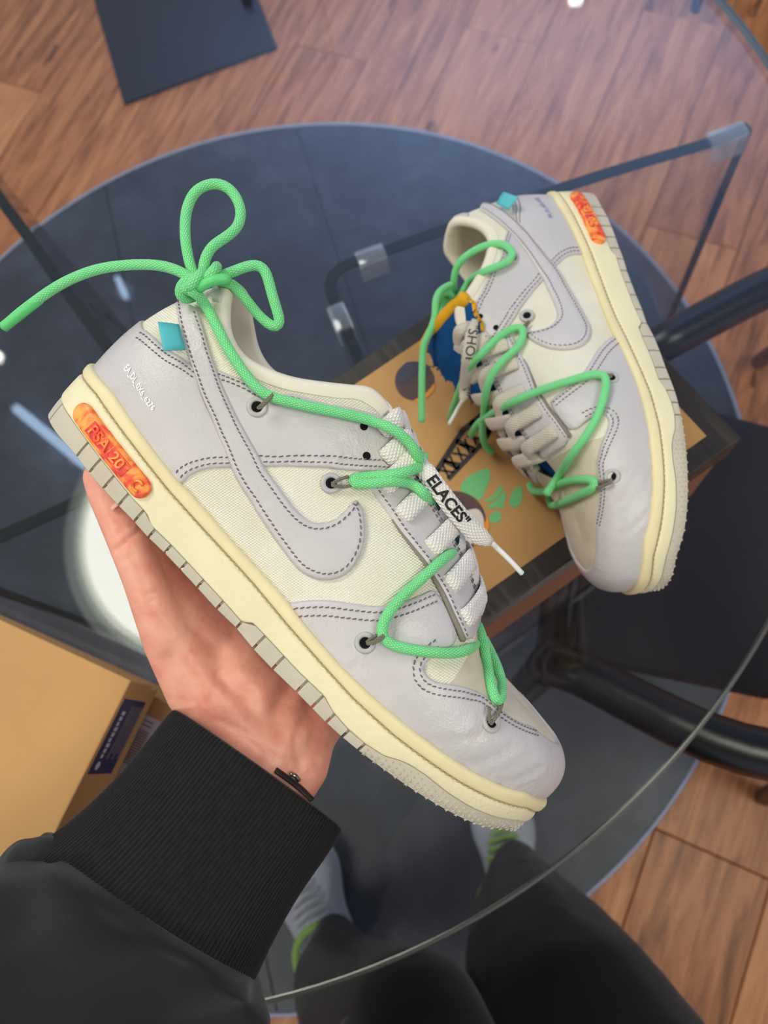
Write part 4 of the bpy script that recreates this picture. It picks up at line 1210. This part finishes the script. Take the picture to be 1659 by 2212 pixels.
    if worn:
        ed = [(np.array(V[idx(0, nT-1, k)])*.5 + np.array(V[idx(1, nT-1, k)])*.5) + np.array([-.002, 0, .002]) for k in range(rowsT)]
        Vf, Ff, _ = tube(resample(catmull(ed, 4), .002), .0052, 10); mesh('tongue_foam', Vf, Ff, FOAM, parent=tob, mirror=mir)
        fr = []
        for c in range(60):
            k = rng.integers(0, 2)*(rowsT-1); i = rng.integers(nT//2, nT); P0 = np.array(V[idx(0, i, k)]); d = np.array([rng.normal()*.3, (1 if k else -1)*1.0, rng.normal()*.5])*.0035*rng.random()
            fr.append(tube([P0, P0+d*.6, P0+d+np.array([0, 0, .0006])], .00028, 4)[:2])
        Vf, Ff, _ = join(fr); o = mesh('frayed_threads', Vf, Ff, TONGUE_BLUE, parent=tob, mirror=mir); o['kind'] = 'stuff'
    # --- white flat laces
    for k in range(len(LACEH)):
        for sd in (1, -1):
            Pp, Nn = strap(k, sd); n = len(Pp)
            w = np.full(n, .0092); w[:4] = [.0060, .0072, .0082, .0088]
            V, Fc, U = ribbon(Pp, Nn, w, .0017)
            mesh('flat_lace', V, Fc, lace_m, uvs=U, **K)
    # --- printed line on the heel leather
    V, Fc = text_geo('EA_DL_0X6_6276', .0048, 0, 2, 'LEFT', .00012)
    a, b = PRINT0*[SU, ST], PRINT1*[SU, ST]; d = (b-a); L = np.linalg.norm(d); d /= L; nn = np.array([-d[1], d[0]])
    sc_ = L/max(1e-9, V[:, 0].max())
    out = []
    for v in V:
        q = ((a + d*v[0]*sc_) if not mir else (b - d*v[0]*sc_)) + nn*v[1]*sc_*1.4
        out.append(surf(*(q/[SU, ST])) + surfn(*(q/[SU, ST]))*.0017)
    mesh('heel_print', out, Fc if not mir else [f[::-1] for f in Fc], PURPLE if worn else SILVER, smooth=False, **K)
    # --- turquoise tab sticking out at the heel
    q = [np.array(p) for p in TABQ]; V, Fc = [], []
    for i in range(7):
        for j in range(5):
            s, t = i/6, j/4
            P = (q[0]*(1-s)+q[1]*s)*(1-t) + (q[3]*(1-s)+q[2]*s)*t
            P = P + np.array([0, -.0016*math.sin(s*2.6)*(1-.3*t), 0]); V.append(P)
    for i in range(6):
        for j in range(4): Fc.append((i*5+j, (i+1)*5+j, (i+1)*5+j+1, i*5+j+1))
    o = mesh('turquoise_tab', V, Fc, TEAL, **K); md = o.modifiers.new('thickness', 'SOLIDIFY'); md.thickness = .0006
    return root

FULL = {}
def full_bvh(root):
    V, Fc = [], []
    for ob in root.children:
        if ob.type != 'MESH' or ob.name.split('.')[0] in ('insole', 'stitching'): continue
        b = len(V); V += [v.co[:] for v in ob.data.vertices]; Fc += [tuple(i+b for i in p.vertices) for p in ob.data.polygons]
    return BVHTree.FromPolygons(V, Fc)
def surf_path(pix, R, o_, mir, pull, dep=None):
    """photo points on a sneaker -> local points lying on it, lifted by pull towards the viewer; an optional third value sets the depth itself"""
    bv = FULL[mir]; D = []
    for p in pix:
        if len(p) == 3 and p[2] is not None: D.append(p[2]); continue
        o, d = shoe_ray(p[0], p[1], R, o_); L = np.linalg.norm(d)
        h = bv.ray_cast(Vector(o), Vector(d/L))
        D.append(None if h[0] is None else h[3]/L - pull)
    k = [i for i, d in enumerate(D) if d is not None]
    D = np.interp(range(len(D)), k, [D[i] for i in k])
    if mir: D = np.array([min(d, depth_z(p[0], p[1], LIDZ+.006)) for p, d in zip(pix, D)])
    return np.array([shoe_at(p[0], p[1], d, R, o_) for p, d in zip(pix, D)])
def cord(pix, R=RCS, o_=OCS, mir=False, r=.0024, pull=.004, smooth=2, tip=False):
    P = surf_path(pix, R, o_, mir, pull)
    P = resample(catmull(P, 8), .0018)
    for _ in range(smooth*3): P[1:-1] = (P[:-2] + 2*P[1:-1] + P[2:])/4
    return tube(P, r, 12)
# ---- held sneaker ------------------------------------------------------------------
TONGUE_A = [(.228, .058, .008, .003), (.205, .074, .0105, .003), (.17, .088, .0125, .004), (.145, .0955, .0135, .004), (.125, .100, .014, .004), (.112, .101, .015, .005)]
TONGUE_B = [(.228, .058, .008, .003, 0), (.205, .074, .0105, .003, 0), (.172, .088, .0140, .004, .12), (.150, .100, .0190, .005, .30), (.128, .110, .0235, .007, .40), (.104, .1165, .026, .009, .40)]
SNK_A = empty('sneaker', (0, 0, 0), 'grey and cream low sneaker with green cord held up in the hand', 'sneaker', 'pair of sneakers')
build_sneaker(SNK_A, False, False, TONGUE_A)
FULL[False] = full_bvh(SNK_A)
segs = [
  # knot over the heel collar down to the first eyelet and on to the throat
  [(404, 626, .345), (420, 630, .343), (445, 660), (468, 705), (492, 752), (520, 795), (550, 834), (575, 853), (600, 862), (650, 874), (700, 885), (750, 895), (800, 908), (850, 928), (882, 953), (902, 982), (908, 1003, .366), (900, 1012, .376)],
  # doubled run to the second eyelet
  [(915, 985, .372), (911, 1003, .364), (890, 1016), (850, 1025), (800, 1029), (765, 1033), (753, 1038), (765, 1046), (800, 1044), (850, 1039), (890, 1045), (915, 1064), (930, 1088, .366), (938, 1106, .374)],
  # short bits behind the eyelet stay
  [(945, 1062, .382), (940, 1090, .377), (930, 1105, .378)], [(938, 1108, .378), (950, 1125, .374), (955, 1146, .376)],
  # third eyelet
  [(962, 1186, .380), (980, 1190, .366), (960, 1206), (930, 1232), (900, 1260), (870, 1287), (845, 1315), (827, 1345), (822, 1370), (832, 1387), (850, 1394), (880, 1402), (930, 1409), (980, 1411), (1010, 1404), (1028, 1390, .368), (1034, 1372, .377)],
  # front eyelet
  [(1032, 1350, .380), (1038, 1366, .370), (1046, 1392, .366), (1051, 1430, .364), (1059, 1470), (1067, 1505), (1073, 1519), (1082, 1508), (1084, 1475, .366), (1074, 1440, .372), (1058, 1405, .378), (1045, 1380, .382)],
]
CORDS = [cord(s) for s in segs]
kn = .350
knot = [
  [(8, 706, .372), (60, 663, .37), (130, 615, .366), (200, 585, .362), (270, 573, .358), (340, 573, .353), (385, 585, .350), (412, 602, .349)],
  [(420, 600, .352), (408, 562, .352), (400, 510, .353), (403, 455, .355), (424, 412, .357), (465, 396, .358), (500, 412, .358), (520, 452, .357), (513, 490, .355), (487, 513, .353), (458, 533, .351), (442, 562, .350), (438, 600, .350)],
  [(455, 606, .352), (500, 588, .352), (548, 572, .353), (572, 583, .354), (588, 637, .355), (604, 690, .356), (602, 706, .356), (586, 704, .357), (556, 678, .358), (526, 640, .358), (500, 612, .357), (470, 608, .356)],
  [(425, 598, .345), (402, 606, .344), (388, 622, .345), (389, 638, .346), (400, 646, .350), (420, 640, .354)],
  [(408, 622, .343), (420, 608, .341), (434, 592, .343), (440, 586, .350)],
  [(446, 606, .344), (455, 592, .342), (466, 580, .344), (468, 576, .350)],
  [(398, 628, .344), (412, 614, .343), (440, 606, .345)],
]
CORDS += [cord(s, smooth=1) for s in knot]
V, Fc, U = join(CORDS)
o = mesh('green_cord', V, Fc, ROPE, SNK_A, uvs=U); o['label'] = 'bright green round cord tied in a bow'
CORD_A = o
V, Fc, U = cord([(430, 622, .344), (445, 611, .342), (468, 604, .341), (488, 602, .342), (494, 604, .343)], smooth=1)
mesh('cord_tip', V, Fc, ROPE_TIP, CORD_A)
V, Fc, U = cord([(7, 707, .3718), (40, 681, .3705), (85, 646, .3690)], r=.00252, smooth=1)
mesh('cord_tip', V, Fc, ROPE_TIP, CORD_A)
# thin taupe loops from the eyelets
lp = [
  [(557, 882), (566, 874), (580, 862), (590, 850), (594, 846), (588, 856), (576, 868), (562, 882)],
  [(717, 1045), (735, 1034), (752, 1030)], [(717, 1048), (740, 1052), (760, 1050), (765, 1046)],
  [(792, 1388), (802, 1378), (815, 1372)], [(793, 1391), (810, 1386), (826, 1376), (832, 1366), (835, 1370), (820, 1384), (803, 1391)],
  [(1059, 1562), (1056, 1545), (1057, 1528)], [(1060, 1564), (1072, 1548), (1082, 1530), (1084, 1520)],
]
LPG = [cord(s, r=.0008, pull=.0038 if i not in (0, 4) else .0062, smooth=1) for i, s in enumerate(lp)]
for ids in ((0,), (1, 2), (3, 4), (5, 6)):
    V, Fc, U = join([LPG[i] for i in ids]); mesh('cord_loop', V, Fc, LOOP, SNK_A, uvs=U)
# loose lace end with printing
RB = OB = None
def lace_end(path, R, o_, wpx, parent, matl, agl, text, t0, size, flip, txt_h=.0012, tshift=0.0, bold=.0):
    P = surf_path(path, R, o_, R is RB, .0050); P = resample(catmull(P, 8), .0022)
    view = np.array([-(R.T @ np.array([0, 0, 1.0]))]*len(P))
    n = len(P); w = np.full(n, wpx); w[-4:] = np.linspace(wpx, wpx*.45, 4); w[:6] = np.linspace(wpx*.45, wpx*.95, 6)
    V, Fc, U = ribbon(P, view, w, .0015)
    tagp = mesh('printed_lace_end', V, Fc, matl, parent, uvs=U)
    a = np.array([shoe_at(*p, R, o_) for p in agl]); a = resample(catmull(a, 4), .002)
    a = np.vstack([P[-1:], a])
    V, Fc, _ = tube(a, .0013, 10); mesh('aglet', V, Fc, AGLET, tagp)
    L = np.r_[0, np.cumsum(np.linalg.norm(np.diff(P, axis=0), axis=1))]
    T = np.gradient(P, axis=0); T /= np.linalg.norm(T, axis=1)[:, None]
    S = np.cross(view, T)
    Vt, Ft = text_geo(text, size, 0, 3, 'LEFT', bold)
    out = []
    for v in Vt:
        l = t0 + v[0] if not flip else t0 - v[0]
        pp = np.array([np.interp(l, L, P[:, k]) for k in range(3)]); s_ = np.array([np.interp(l, L, S[:, k]) for k in range(3)])
        out.append(pp + s_*(v[1] + tshift)*(1 if not flip else -1) + view[0]*txt_h)
    mesh('lettering', out, Ft, INK, tagp, smooth=False)
    return tagp
lace_end([(903, 985, .366), (918, 1015, .358), (950, 1060, .356), (985, 1105, .358), (1020, 1145, .362), (1045, 1163, .365), (1062, 1172, .367)], RCS, OCS, .0086, SNK_A, LACE,
         [(1068, 1178, .370), (1100, 1209, .371), (1128, 1239, .372)], 'ELACES"', .0152, .0076, False, bold=.00022)
SNK_A.matrix_world = POSE_A

# ---- second sneaker, lying on its side on the shoe box --------------------------------
RB = np.array([[0.12359679938347269, 0.09461613578771416, -0.987811529610157], [0.9065074291364978, -0.41572429053558924, 0.0736043149483592], [-0.4036930914723419, -0.9045557479267254, -0.13715242174391443]])
OB = np.array([0.1444653010863997, -0.23066871942488734, 0.595577757115471])
SNK_B = empty('sneaker', (0, 0, 0), 'grey and cream low sneaker with blue tongue lying on the printed box', 'sneaker', 'pair of sneakers')
build_sneaker(SNK_B, True, True, TONGUE_B)
POSE_B = pose_matrix(RB, OB)
FULL[True] = full_bvh(SNK_B)
kb = dict(R=RB, o_=OB, mir=True, r=.0025, pull=.004)
segsB = [
  [(985, 640, .560), (980, 612, .548), (987, 575, .540), (1012, 549, .534), (1050, 530, .532), (1085, 527), (1104, 540), (1108, 555), (1095, 567), (1050, 585), (1015, 605, .540), (998, 635, .543), (985, 652, .550)],
  [(972, 905, .575), (980, 880), (992, 845), (1010, 800), (1040, 765), (1075, 730), (1110, 708), (1128, 706), (1131, 722), (1120, 748), (1085, 780), (1060, 815), (1048, 855), (1046, 890), (1042, 930), (1048, 962), (1062, 975, .575)],
  [(1018, 940, .575), (1030, 918), (1060, 895), (1110, 868), (1160, 846), (1220, 826), (1270, 811), (1300, 808), (1310, 820), (1306, 850), (1290, 900), (1260, 950), (1230, 990), (1205, 1030), (1180, 1068)],
  [(1144, 1045, .585), (1150, 1060), (1180, 1060), (1215, 1043), (1250, 1036), (1280, 1037), (1290, 1043), (1275, 1058), (1240, 1075), (1205, 1090), (1190, 1090), (1186, 1078, .582)],
]
CB = [cord(s, **kb) for s in segsB]
CB += [cord(s, smooth=1, **kb) for s in (
  [(975, 615, .545), (955, 625, .540), (942, 645, .536), (940, 680, .536), (935, 700, .536), (925, 725, .537), (915, 745, .538), (912, 790, .541), (911, 850, .545), (911, 910, .549)],
  [(940, 660, .548), (948, 640, .546), (965, 632, .546), (978, 640, .548), (970, 655, .552), (955, 662, .555)],
  [(950, 690, .55), (960, 665, .548), (972, 650, .55), (985, 645, .555)],
  [(940, 690, .556), (952, 662, .55), (962, 640, .552), (975, 628, .556)])]
V, Fc, U = join(CB); CORD_B = mesh('green_cord', V, Fc, ROPE, SNK_B, uvs=U); CORD_B['label'] = 'green round cord laced loosely and knotted'
lpb = [[(1113, 557), (1105, 556)], [(1142, 693), (1130, 706)], [(1143, 696), (1130, 716)], [(1322, 809), (1306, 811)], [(1321, 812), (1307, 820)], [(1321, 1036), (1288, 1043)], [(1321, 1040), (1300, 1052), (1284, 1054)]]
LPB = [cord(s, RB, OB, True, .0009, .0035, 1) for s in lpb]
for ids in ((0,), (1, 2), (3, 4), (5, 6)):
    V, Fc, U = join([LPB[i] for i in ids]); mesh('cord_loop', V, Fc, LOOP, SNK_B, uvs=U)
lace_end([(1026, 690), (1020, 720), (1013, 770), (1008, 810), (1005, 845), (998, 866)], RB, OB, .0088, SNK_B, LACE_W,
         [(990, 880, .545), (980, 898, .546), (970, 916, .547)], '"SHOELACES"', .004, .0090, False)
SNK_B.matrix_world = POSE_B
# =====================================================================================
#  THE PERSON: hand, sleeve, trousers, shoes
# =====================================================================================
def skin_mat():
    t = NT('skin'); v = t.coord()
    n = t.math('ADD', t.math('MULTIPLY', t.noise(v, 28, 4, .6, .5), .65), t.math('MULTIPLY', t.noise(v, 120, 3), .35))
    c = t.ramp(n, [(.34, lin(228, 142, 126)), (.52, lin(240, 166, 147)), (.70, lin(247, 186, 166))])
    mp = t.n('ShaderNodeMapping'); mp.inputs['Scale'].default_value = (1, 1, 1); t.l(v, mp.inputs[0])
    vo = t.n('ShaderNodeTexVoronoi'); vo.inputs['Scale'].default_value = 620; t.l(v, vo.inputs['Vector'])
    b = t.bump(vo.outputs['Distance'], .10, .0006); b = t.bump(t.noise(v, 170, 4, .6, 1.5), .14, .0012, b)
    m = t.set(c, .42, .45, 0, b)
    t.b.inputs['Subsurface Weight'].default_value = .25; t.b.inputs['Subsurface Radius'].default_value = (.006, .0025, .0015); t.b.inputs['Subsurface Scale'].default_value = 1.0
    return m
SKIN = skin_mat()
NAIL = simple('thumb_nail', lin(232, 178, 164), .3, .5)
KNIT = simple('black_rib_knit', lin(30, 29, 31), .95, .15, nscale=300, namt=.25, bscale=1500, bstr=.5, bdist=.0006, Sheen_Weight=.15)
FLEECE = simple('black_sweatshirt', lin(34, 34, 37), .97, .12, nscale=25, namt=.14, bscale=1800, bstr=.4, bdist=.0005, Sheen_Weight=.2)
TROUSER = simple('black_trousers', lin(15, 15, 18), .95, .15, nscale=18, namt=.15, bscale=900, bstr=.3, Sheen_Weight=.15)
def capsules(ch):
    """closed tapered chains of balls as one soup of meshes, later fused by a voxel remesh"""
    bm = bmesh.new()
    def ball(c, r):
        bmesh.ops.create_icosphere(bm, subdivisions=2, radius=float(r), matrix=Matrix.Translation(Vector(c)))
    for pts, closed in ch:
        for a, b in zip(pts[:-1], pts[1:]):
            A, B = np.array(a[:3]), np.array(b[:3]); L = np.linalg.norm(B-A); n = max(2, int(L/(min(a[3], b[3])*.28)))
            for k in range(n+1):
                t = k/n; ball(A*(1-t)+B*t, a[3]*(1-t)+b[3]*t)
    return bm
def fuse(bm, voxel, smooth_it, smooth_f=.5):
    me = bpy.data.meshes.new('fuse'); bm.to_mesh(me); bm.free()
    o = bpy.data.objects.new('fuse', me); COL.objects.link(o)
    r = o.modifiers.new('r', 'REMESH'); r.mode = 'VOXEL'; r.voxel_size = voxel
    s = o.modifiers.new('s', 'SMOOTH'); s.factor = smooth_f; s.iterations = smooth_it
    dg = bpy.context.evaluated_depsgraph_get(); m2 = bpy.data.meshes.new_from_object(o.evaluated_get(dg))
    bpy.data.objects.remove(o); return m2
hq = lambda px, py, d, r: (*at_d(px, py, d), r)
thumb = [hq(214, 1030, .388, .0085), hq(232, 1068, .388, .0098), hq(258, 1120, .388, .0106), hq(283, 1178, .389, .0110), hq(305, 1240, .391, .0104), hq(334, 1310, .395, .0118), hq(372, 1385, .402, .0150), hq(425, 1465, .410, .0190), hq(480, 1545, .414, .0200)]
palm = [
  [hq(480, 1545, .414, .020), hq(540, 1620, .414, .020), hq(470, 1760, .408, .020), hq(330, 1960, .398, .024), hq(180, 2160, .388, .028)],
  [hq(560, 1500, .425, .021), hq(600, 1590, .420, .021), hq(560, 1680, .414, .020), hq(420, 1870, .406, .022), hq(260, 2090, .396, .028)],
  [hq(655, 1590, .428, .0185), hq(640, 1650, .422, .0185), hq(590, 1725, .416, .0185)],
  [hq(425, 1440, .413, .018), hq(470, 1400, .430, .018), hq(560, 1330, .447, .014), hq(640, 1190, .449, .011)],
  [hq(520, 1500, .422, .022), hq(600, 1400, .445, .016), hq(700, 1250, .449, .011)],
  [hq(580, 1530, .426, .022), hq(670, 1440, .446, .016), hq(770, 1310, .449, .011)],
  [hq(655, 1590, .428, .0175), hq(740, 1490, .446, .015), hq(830, 1390, .449, .0105)],
  [hq(470, 1400, .428, .017), hq(400, 1380, .412, .0135)],
  [hq(500, 1450, .421, .022), hq(560, 1530, .423, .023), hq(630, 1600, .426, .020)],
  [hq(440, 1480, .413, .021), hq(520, 1570, .417, .022), hq(610, 1640, .420, .020)],
  [hq(320, 1200, .402, .0085), hq(365, 1260, .408, .010), hq(420, 1320, .416, .012), hq(480, 1380, .426, .015)],
  [hq(330, 1270, .400, .010), hq(395, 1340, .409, .014), hq(450, 1400, .418, .017)],
]
fingers = [
  [hq(640, 1190, .449, .0105), hq(690, 1080, .441, .0095), hq(735, 1000, .437, .0088), hq(770, 940, .434, .0080)],
  [hq(700, 1250, .449, .0105), hq(765, 1130, .441, .0096), hq(810, 1045, .438, .0088), hq(840, 985, .434, .0080)],
  [hq(770, 1310, .449, .0102), hq(840, 1200, .441, .0092), hq(880, 1120, .438, .0085), hq(905, 1065, .434, .0078)],
  [hq(830, 1390, .449, .0092), hq(890, 1300, .443, .0084), hq(925, 1240, .440, .0078), hq(945, 1195, .437, .0070)],
]
person = empty('person', (0, -.35, 0), 'person in black sweatshirt and trousers holding a sneaker over the table', 'person')
hm = fuse(capsules([(thumb, 0)] + [(p, 0) for p in palm] + [(f, 0) for f in fingers]), .0017, 16)
hb_v = np.array([v.co[:] for v in hm.vertices]); hb_n = np.array([v.normal[:] for v in hm.vertices])
HB = BVHTree.FromPolygons([tuple(v) for v in hb_v], [tuple(p.vertices) for p in hm.polygons])
def hand_line(pix):
    out = []
    for px, py in pix:
        d = ray(px, py); d = d/np.linalg.norm(d); h = HB.ray_cast(Vector(CPOS), Vector(d))
        if h[0] is not None: out.append(h[0][:])
    return resample(catmull(out, 6), .001) if len(out) > 1 else None
for pix, a, w in (([(246, 1190), (262, 1180), (285, 1160), (305, 1140)], .0012, .0012), ([(243, 1165), (262, 1150), (283, 1135)], .0007, .001), ([(262, 1215), (285, 1200)], .0005, .0010),
                  ([(365, 1430), (385, 1462), (400, 1490), (412, 1520)], .0030, .0060), ([(640, 1470), (615, 1500), (600, 1540), (612, 1580)], .0030, .0055),
                  ([(430, 1330), (460, 1350), (500, 1372)], .0006, .0012), ([(405, 1352), (440, 1378), (480, 1398)], .0006, .0012), ([(320, 1285), (345, 1275), (365, 1262)], .0006, .001), ([(328, 1298), (352, 1290), (375, 1276)], .0006, .001),
                  ([(655, 1560), (640, 1600), (648, 1650)], .0012, .003), ([(470, 1460), (500, 1490), (540, 1500)], .0008, .0022), ([(480, 1560), (540, 1590), (600, 1640)], .0006, .0014)):
    L = hand_line(pix)
    if L is None: continue
    mn, mx = L.min(0)-3*w, L.max(0)+3*w
    idx = np.where(((hb_v > mn) & (hb_v < mx)).all(1))[0]
    if not len(idx): continue
    d2 = ((hb_v[idx][:, None]-L[None])**2).sum(2).min(1)
    hb_v[idx] -= hb_n[idx]*(a*np.exp(-d2/(w*w)))[:, None]
hm.vertices.foreach_set('co', hb_v.ravel())
hm.polygons.foreach_set('use_smooth', [True]*len(hm.polygons)); hm.materials.append(SKIN)
hm.transform(Matrix.Translation((0, .35, 0)))
hand = link(bpy.data.objects.new('hand', hm), person); hand['label'] = 'bare left hand, thumb along the sole'
off = np.array([0, .35, 0])
# ribbed cuff and sleeve: swept ellipses
def sleeve(name, rings, n, mat, rib=None, skew=0.0):
    """rings: (px, py, depth, half width m, half thickness m, tilt deg of the long axis in the picture)"""
    R = catmull(np.array(rings, float), 8); V, Fc = [], []
    a = np.linspace(0, 2*np.pi, n, endpoint=False)
    for i, (px, py, d, hw, ht, tl) in enumerate(R):
        c = at_d(px, py, d) + off; tr = math.radians(tl)
        ax = RWC @ np.array([math.cos(tr), math.sin(tr), 0.0]); bx = RWC @ np.array([-.6*skew, .8*skew, 1.0])
        k = 1 + (rib(i/len(R), a) if rib else 0)
        V += list(c + (hw*np.cos(a)*k)[:, None]*ax + (ht*np.sin(a)*k)[:, None]*bx)
    m = len(R)
    for i in range(m-1):
        for j in range(n): Fc.append((i*n+j, (i+1)*n+j, (i+1)*n+(j+1) % n, i*n+(j+1) % n))
    o = mesh(name, V, Fc, mat, person); md = o.modifiers.new('thickness', 'SOLIDIFY'); md.thickness = .0022; md.offset = -1
    return o
NR = 150
cuff_rings = [(557, 1660, .405, .0505, .036, 35.5), (551, 1668, .404, .0525, .038, 35.5), (520, 1712, .403, .0535, .039, 35.5), (450, 1805, .400, .0545, .040, 35), (380, 1895, .397, .0580, .042, 34), (320, 1968, .395, .0625, .045, 32.5), (302, 1990, .394, .0625, .045, 32)]
sleeve('ribbed_cuff', cuff_rings, NR*6, KNIT, lambda t, a: .018*np.abs(np.sin(a*NR/2)) - .008 + .004*math.sin(t*9), .40)
def folds(t, a): return .05*np.sin(a*3+t*5)*min(1, t*3) + .05*np.sin(a*5-t*8+1)*min(1, t*4) + .03*np.sin(a*9+t*14)*min(1, t*4) + .06*math.sin(t*7+.6)*np.cos(a*2+2.4)
sleeve('sweatshirt_sleeve', [(338, 1948, .397, .0605, .0445, 34), (326, 1968, .395, .0690, .0500, 34), (304, 2002, .392, .0745, .054, 33), (245, 2090, .388, .076, .056, 30), (180, 2190, .38, .080, .060, 30), (60, 2360, .365, .086, .066, 30), (-120, 2600, .34, .095, .075, 30)], 220, FLEECE, folds, .40)
# bulging fold of the sleeve at the seam
fb = fuse(capsules([([(*at_d(75, 1885, .385), .010), (*at_d(62, 1868, .386), .013), (*at_d(100, 1862, .384), .013), (*at_d(160, 1900, .380), .014), (*at_d(230, 1960, .377), .012)], 0), ([(*at_d(40, 1990, .385), .020), (*at_d(120, 2010, .380), .022)], 0)]), .0018, 14)
fb.transform(Matrix.Translation((0, .35, 0))); fb.polygons.foreach_set('use_smooth', [True]*len(fb.polygons)); fb.materials.append(FLEECE)
link(bpy.data.objects.new('sleeve_fold', fb), person)
# wristwatch clasp peeping from the cuff
def on_hand(px, py, pull):
    d = ray(px, py); L = np.linalg.norm(d); h = HB.ray_cast(Vector(CPOS), Vector(d/L)); return at_d(px, py, (h[3]/L if h[0] is not None else .40) - pull)
wp = resample(catmull([on_hand(596, 1664, .0012), on_hand(622, 1682, .0014), on_hand(650, 1704, .0014), on_hand(674, 1728, .0012)], 6), .002)
ww = empty('wristwatch', wp[0], 'dark wristwatch strap with steel clasp at the cuff edge', 'watch')
V, Fc, U = ribbon(wp-wp[0], np.array([RWC @ np.array([.5, -.6, -.6])]*len(wp)), .0036, .0016)
mesh('strap', V, Fc, simple('watch_strap', lin(40, 36, 36), .5), ww)
V, Fc, U = tube([on_hand(628, 1672, .0028)-wp[0], on_hand(638, 1676, .0034)-wp[0], on_hand(646, 1686, .0028)-wp[0]], .0012, 8); mesh('clasp', V, Fc, simple('steel', lin(150, 150, 150), .25, .5, .9), ww)
# thumb nail edge
V, Fc, U = ribbon(resample(catmull([at_d(240, 1100, .3772)+off, at_d(248, 1092, .3772)+off, at_d(258, 1085, .378)+off], 4), .001), np.array([RWC @ np.array([-.4, -.3, -.85])]*len(resample(catmull([at_d(240, 1100, .3772), at_d(248, 1092, .3772), at_d(258, 1085, .378)], 4), .001))), .0030, .0008)
mesh('thumb_nail', V, Fc, NAIL, person)
# trousers
def W3(px, py, z, r): return (*at_z(px, py, z), r)
tl = fuse(capsules([([W3(722, 2022, .12, .034), W3(728, 2055, .17, .044), W3(738, 2125, .28, .066), W3(800, 2200, .42, .082), W3(900, 2215, .60, .066), W3(960, 2420, .64, .080)], 0)]), .009, 8)
tr_ = fuse(capsules([([W3(1114, 1862, .12, .034), W3(1120, 1905, .18, .048), W3(1142, 1990, .30, .072), W3(1185, 2110, .45, .094), W3(1240, 2240, .56, .105), W3(1350, 2420, .60, .11)], 0)]), .009, 8)
for m in (tl, tr_):
    m.transform(Matrix.Translation((0, .35, 0))); m.polygons.foreach_set('use_smooth', [True]*len(m.polygons)); m.materials.append(TROUSER)
    link(bpy.data.objects.new('trouser_leg', m), person)
el = at_d(-120, 2600, .34)
ts = fuse(capsules([([(-.09, -.60, .84, .135), (-.09, -.62, 1.0, .145), (-.09, -.64, 1.18, .150), (-.09, -.66, 1.34, .125)], 0), ([(-.29, -.66, 1.37, .068), (.11, -.66, 1.37, .068)], 0), ([(-.29, -.66, 1.37, .068), (el[0]-.06, el[1]-.09, el[2]-.06, .062), (*el, .058)], 0), ([(.11, -.66, 1.37, .066), (.26, -.60, 1.16, .055)], 0),
                    ([(-.16, -.58, .80, .11), (*at_z(900, 2330, .60), .085)], 0), ([(0, -.58, .80, .11), (*at_z(1300, 2340, .58), .10)], 0)]), .012, 6)
ts.transform(Matrix.Translation((0, .35, 0))); ts.polygons.foreach_set('use_smooth', [True]*len(ts.polygons)); ts.materials.append(FLEECE)
link(bpy.data.objects.new('sweatshirt_body', ts), person)
# the person's shoes on the floor
SH_UP = simple('pale_grey_mesh', lin(176, 178, 184), .7, .3, nscale=60, namt=.08, bscale=500, bstr=.3); SH_SOLE = simple('white_shoe_sole', lin(190, 190, 192), .5, .4)
LIME = simple('lime_trim', lin(150, 186, 90), .6)
def worn_shoe(toe, heel, lat, label, lace):
    T, Hh = at_z(*toe, 0), at_z(*heel, 0); d = (T-Hh); L = np.linalg.norm(d); d /= L; s = np.array([-d[1], d[0], 0])
    e = empty('worn_shoe', Hh + off); e.parent = person
    LATw = np.array(LAT)*[L/.3035, 1.45*L/.3035]; MEDw = np.array(MED)*[L/.3035, 1.45*L/.3035]
    P = [d*x - s*y*lat for x, y in catmull(LATw, 3)] + [d*x + s*y*lat for x, y in catmull(MEDw, 3)[::-1][1:-1]]
    bm = prism([p[:2] for p in P], .007, .034, .006); from_bm('shoe_sole', bm, SH_SOLE, e, True)
    V, Fc = [], []; k = len(P)
    for q, (sc, z) in enumerate(((.985, .030), (.99, .048), (.93, .068), (.74, .086), (.40, .098))):
        for p in P:
            c = d*(L*.46 if q < 3 else L*(.42-.06*(q-2))); u = (p @ d)/L
            V.append(tuple(c + (p-c)*sc + np.array([0, 0, z + max(0, .55-u)*.05*(q/2)])))
    for q in range(4):
        for j in range(k): Fc.append((q*k+j, q*k+(j+1) % k, (q+1)*k+(j+1) % k, (q+1)*k+j))
    Fc.append(tuple(4*k+j for j in range(k)))
    o = mesh('shoe_upper', V, Fc, SH_UP, e)
    for j in range(6):
        x = L*(.74-.05*j); w = .020+.002*j; z = .094+.004*j
        V, Fc, U = tube([d*x - s*w + np.array([0, 0, z-.008]), d*x + np.array([0, 0, z+.006]), d*(x-.008) + s*w + np.array([0, 0, z-.008])], .0035, 8); mesh('shoe_lace', V, Fc, lace, e)
    V, Fc, U = tube([d*L*(.27+.19*math.cos(t)) + s*.045*math.sin(t) + np.array([0, 0, .108+.012*math.cos(t)]) for t in np.linspace(0, 2*np.pi, 30)], .006, 8, False); mesh('shoe_collar', V, Fc, LIME, e)
    tag(e, label)
worn_shoe((1072, 1702), (1108, 2020), 1, 'pale grey running shoe with lime laces, right foot', LIME)
worn_shoe((640, 1800), (768, 2130), -1, 'pale grey running shoe with lime collar, left foot', SH_SOLE)
